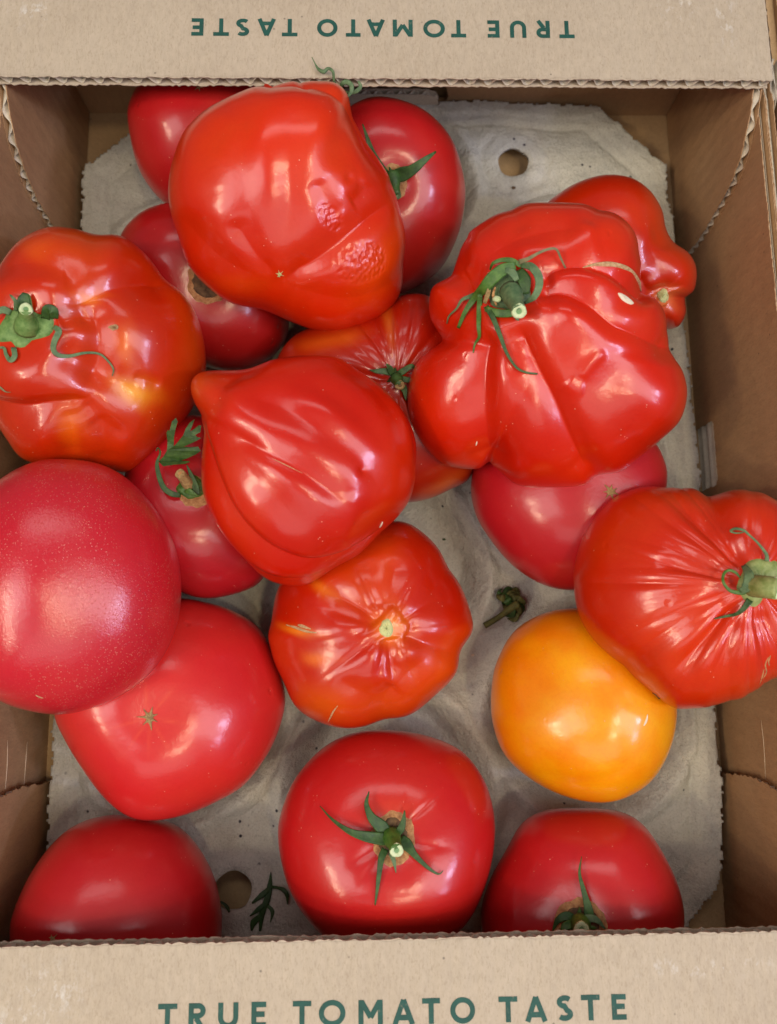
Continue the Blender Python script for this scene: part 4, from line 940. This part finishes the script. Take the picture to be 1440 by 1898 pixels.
calyx(t8, wobble(943, 538, 46, 40, .10, 18, 31), M_GREEN_G,
      [([(966, 492, 4), (948, 483, 5), (930, 482, 5), (914, 488, 4), (908, 500, 2)], 8, M_GREEN, [9, 10, 8, 6, 3]),
       ([(962, 486, 5), (978, 480, 6), (1000, 468, 6), (1020, 461, 5.5), (1032, 463, 4.5), (1039, 478, 3), (1048, 497, .5)], 7, M_TENDRIL, [9, 7, 5, 4.5, 4, 4, 3]),
       ([(955, 492, 5), (932, 500, 6), (912, 516, 6), (897, 534, 5), (880, 552, 4), (862, 578, 2.5), (849, 608, 1.5)], 20, M_GREEN, [14, 22, 24, 20, 13, 9, 6]),
       ([(892, 540, 3), (872, 549, 3), (856, 556, 2.5), (846, 572, 2), (832, 586, 1.5), (828, 600, 1)], 8, M_GREEN_G, [9, 8, 6, 4, 3, 2]),
       ([(890, 545, 3), (888, 574, 2), (887, 605, 1.2), (888, 624, 1), (880, 638, .7), (877, 654, .5)], 10, M_GREEN, [10, 10, 8, 6, 4, 2]),
       ([(901, 568, 2), (914, 590, 2), (928, 625, 2), (939, 654, 2), (956, 680, 1.5), (974, 690, 1), (996, 693, .6)], 10, M_GREEN_D, [10, 10, 8, 6, 4.5, 4, 3]),
       ([(966, 492, 4), (984, 494, 7), (997, 510, 8), (999, 530, 7), (990, 550, 5), (972, 562, 3)], 22, M_GREEN_G, [8, 14, 15, 14, 12, 5]),
       ([(962, 500, 3), (972, 520, 3.5), (974, 545, 3)], 22, M_GREEN_D, [14, 24, 14]), ([(900, 572, 2), (922, 580, 2.2), (948, 580, 2), (966, 572, 2)], 15, M_GREEN, [10, 15, 14, 8]),
       ([(908, 530, 5), (904, 545, 5), (898, 562, 3)], 9, M_SCAR, [5, 9, 7]), ([(918, 532, 5), (914, 548, 5), (920, 566, 3)], 5, M_CORK, [3, 5, 3]), ([(936, 500, 6), (950, 506, 6), (958, 520, 5)], 14, M_GREEN_G, [8, 14, 9]), ([(955, 580, 1), (958, 590, 1), (962, 594, .5)], 8, M_GREEN_G)],
      stub=[(946, 540, 2), (962, 577, 12)], stub_r=(18, 11), dome=.0025, stub_mat=M_GREEN_G)
t8.patch('bud_scar', wobble(921, 554, 9, 7, .1, 10, 5), M_CUT, lift=.006, dome=.001)

t11 = Tomato('red tomato with many fine ribs radiating from its thick green stem, at the right edge', (1290, 1105), 0.078,
    [(1064, 1080), (1068, 1040), (1088, 985), (1130, 932), (1180, 907), (1235, 899), (1285, 901), (1325, 912), (1380, 909), (1425, 922), (1475, 960), (1512, 1030), (1520, 1115), (1500, 1200), (1460, 1255), (1405, 1288), (1355, 1306), (1290, 1312), (1245, 1309), (1200, 1272), (1150, 1228), (1100, 1182), (1074, 1138)],
    T=(.033, .033), n=2.25, N=150, base=(198, 38, 3), mott=(.10, .45), seed=11,
    blobs=[(1400, 1085, 90, 80, 0, -12), (1200, 1120, 80, 90, 0, 3), (1240, 950, 60, 26, 0, 4), (1390, 950, 46, 30, 0, 5), (1180, 1190, 50, 30, -30, 3)],
    ribs=[(1402, 1082, 26, 4.2, 50, 290, 9, (90, 360)), (1402, 1082, 9, 7, 50, 330, 24, (110, 330)), (1402, 1082, 11, 4, 130, 420, 9, (120, 290)), (1402, 1082, 10, 4, 30, 200, 10, (-90, 90))],
    grooves=[([(1400, 1050), (1340, 1000), (1290, 960), (1230, 935)], 20, 7, G(s=.25)), ([(1370, 1110), (1310, 1170), (1260, 1230), (1235, 1250)], 20, 8, G(s=.25)), ([(1310, 912), (1330, 950), (1370, 1000)], 16, 7, G(s=.3, f=(0, .3))), ([(1370, 1120), (1350, 1200), (1355, 1306)], 20, 7, G(s=.2, f=(.2, 0))),
             ([(1355, 1060), (1290, 1050), (1220, 1046)], 14, 5, G(s=.2)), ([(1410, 1130), (1425, 1200), (1420, 1290)], 18, 6, G(s=.2, f=(.2, 0)))],
    patches=[(1350, 1090, 60, 40, 0, (214, 48, 16), .5), (1230, 930, 70, 30, 0, (206, 50, 10), .6)])
for pts in [[(1424, 1218), (1418, 1232), (1420, 1246), (1414, 1258)], [(1416, 1240), (1412, 1254), (1408, 1268)], [(1428, 1215), (1424, 1226), (1426, 1234)]]:
    mark(t11, pts, 3, M_CORK, 'healed_crack')
calyx(t11, [(1380, 1042), (1395, 1034), (1411, 1033), (1424, 1038), (1447, 1038), (1468, 1055), (1468, 1097), (1447, 1107), (1419, 1106), (1408, 1122), (1391, 1128), (1368, 1104), (1362, 1086), (1374, 1058)], M_GREEN_Y,
      [([(1421, 1040, 1), (1420, 1027, 2), (1405, 1007, 3), (1390, 993, 3.5), (1378, 983, 3.5), (1363, 980, 3.5), (1354, 984, 3), (1363, 988, 2.5), (1378, 987, 2.5)], 4, M_GREEN_G, [8, 6, 4, 4, 5, 5, 4, 3, 2], .6),
       ([(1384, 1092, 3), (1374, 1098, 4), (1354, 1095, 5), (1341, 1080, 5), (1341, 1065, 4.5), (1350, 1057, 4), (1363, 1061, 4), (1372, 1071, 4)], 6, M_GREEN, [12, 9, 6, 5, 5, 5, 5, 3], .5),
       ([(1390, 1112, 1), (1378, 1128, 1.5), (1365, 1138, 1), (1347, 1142, .7), (1324, 1147, .5)], 8, M_GREEN_D, [12, 9, 6, 5, 2]),
       ([(1378, 1048, 3), (1388, 1066, 6), (1384, 1088, 6), (1372, 1096, 5)], 15, M_GREEN_G, [8, 16, 17, 8]), ([(1210, 1284, -1), (1216, 1288, 0), (1222, 1296, .5), (1220, 1306, .5)], 4, M_BROWN, [3, 3, 3, 1.5], .8)],
      stub=[(1396, 1086, 3), (1418, 1088, 9), (1441, 1091, 13)], stub_r=(17, 16), dome=.001)

# thin scratches scored along the inner side walls
for pts in ([(0.1508, -0.078, 0.041), (0.1508, -0.088, 0.0415), (0.1508, -0.103, 0.0405)], [(-0.1508, -0.082, 0.040), (-0.1508, -0.092, 0.039), (-0.1508, -0.104, 0.0395)], [(-0.1508, -0.085, 0.022), (-0.1508, -0.103, 0.0225)]):
    V, F = sweep([np.array(p) for p in pts], [.0001, .0003, .0003, .0001], thick=.3)
    mesh_obj('scratch', V, F, M_EDGE, box)

# ------------------------------------------------------------------ scraps on the tray
def joined(name, strips, mat, lab, cat, thick=.12, group=None):
    V = []; F = []
    for P, ws in strips:
        v, f = sweep(P, ws, thick=thick); o = len(V); V += v; F += [tuple(i + o for i in q) for q in f]
    c = np.mean(np.array(V), 0); o = mesh_obj(name, V, F, mat, origin=c); o.location = tuple(c.tolist())
    return tag(o, lab, cat, group)
def onT(pts, lift=0.0008): return [tray_pt(p[0], p[1], (p[2] * .001 if len(p) > 2 else lift)) for p in pts]
kp = 0.00025
joined('leaf_scrap', [(onT([(502, 1616), (500, 1642), (495, 1667), (486, 1692), (482, 1726)]), [x * kp for x in (1, 9, 11, 10, 4)]), (onT([(498, 1648), (484, 1660), (467, 1674)]), [x * kp for x in (8, 9, 3)]),
    (onT([(502, 1644, 1), (514, 1645, 2), (525, 1649, 3), (532, 1659, 3), (533, 1676, 2)]), [x * kp for x in (5, 4, 7, 7, 2)]), (onT([(490, 1676), (478, 1686), (463, 1698)]), [x * kp for x in (7, 8, 2)]),
    (onT([(496, 1678), (505, 1690), (501, 1710)]), [x * kp for x in (5, 7, 1)]), (onT([(482, 1698), (470, 1710), (466, 1725)]), [x * kp for x in (8, 11, 3)])], M_LEAF,
    'small dark green feathery leaf scrap lying on the grey tray near the near flap', 'leaf scrap', group='green scraps on the tray')
joined('leaf_scrap', [([tray_pt(408, 1671, .0012), tray_pt(416, 1676, .0014), tray_pt(422, 1683, .0014), tray_pt(425, 1691, .0012)], [x * kp for x in (3, 5, 6, 3)])], M_LEAF,
    'tiny green leaf sliver at the edge of the round hole beside the near left tomato', 'leaf scrap', group='green scraps on the tray')
rnd = random.Random(5); fc = []
fco = empty('fallen_calyx', tray_pt(940, 1125, 0)); tag(fco, 'withered dark green calyx with its stalk fallen on the tray above the yellow tomato', 'calyx')
for i in range(15):
    a = rnd.uniform(0, 6.28); r = rnd.uniform(14, 30); cx, cy = 944 + rnd.uniform(-10, 10), 1113 + rnd.uniform(-8, 10)
    pts = [(cx, cy, rnd.uniform(1, 5)), (cx + .5 * r * math.cos(a), cy + .5 * r * math.sin(a), rnd.uniform(3, 8)), (cx + r * math.cos(a + .3), cy + r * math.sin(a + .3), rnd.uniform(2, 6)), (cx + r * 1.05 * math.cos(a + .8), cy + r * 1.05 * math.sin(a + .8), rnd.uniform(.6, 2))]
    V, F = sweep(onT(pts), [x * kp for x in (9, rnd.uniform(10, 18), rnd.uniform(7, 13), 2)], thick=.15)
    mesh_obj('sepal', V, F, M_DRYG if i % 3 else M_GREEN_D, fco, origin=fco.location)
V, F = sweep(onT([(898, 1160, 1.5), (912, 1152, 2.5), (930, 1140, 5), (948, 1126, 7), (960, 1120, 7)]), [x * kp for x in (11, 10, 10, 14, 16)], thick=1, nseg=10)
mesh_obj('stem', V, F, M_DRYG, fco, origin=fco.location)

for n_, (px, py, r, mt, lab) in enumerate([(823, 1000, 3.0, M_LEAF, 'tiny green crumb on the tray between the pointed tomato and the crimson one'),
                           (876, 1214, 3.2, M_FLECK, 'tiny pale crumb on the tray left of the yellow tomato'),
                           (952, 348, 4.0, M_BROWN, 'tiny dark crumb on the tray just below the far round hole')]):
    c = tray_pt(px, py, 0.0006); rnd = random.Random(n_ + 3); bm = bmesh.new()
    bmesh.ops.create_icosphere(bm, subdivisions=2, radius=r * kp)
    for v in bm.verts: v.co *= rnd.uniform(.75, 1.2)
    o = bm_obj('crumb', bm, mt, None, True); o.location = tuple(c.tolist()); o.scale = (1, .7, .5)
    tag(o, lab, 'crumb', 'crumbs on the tray')
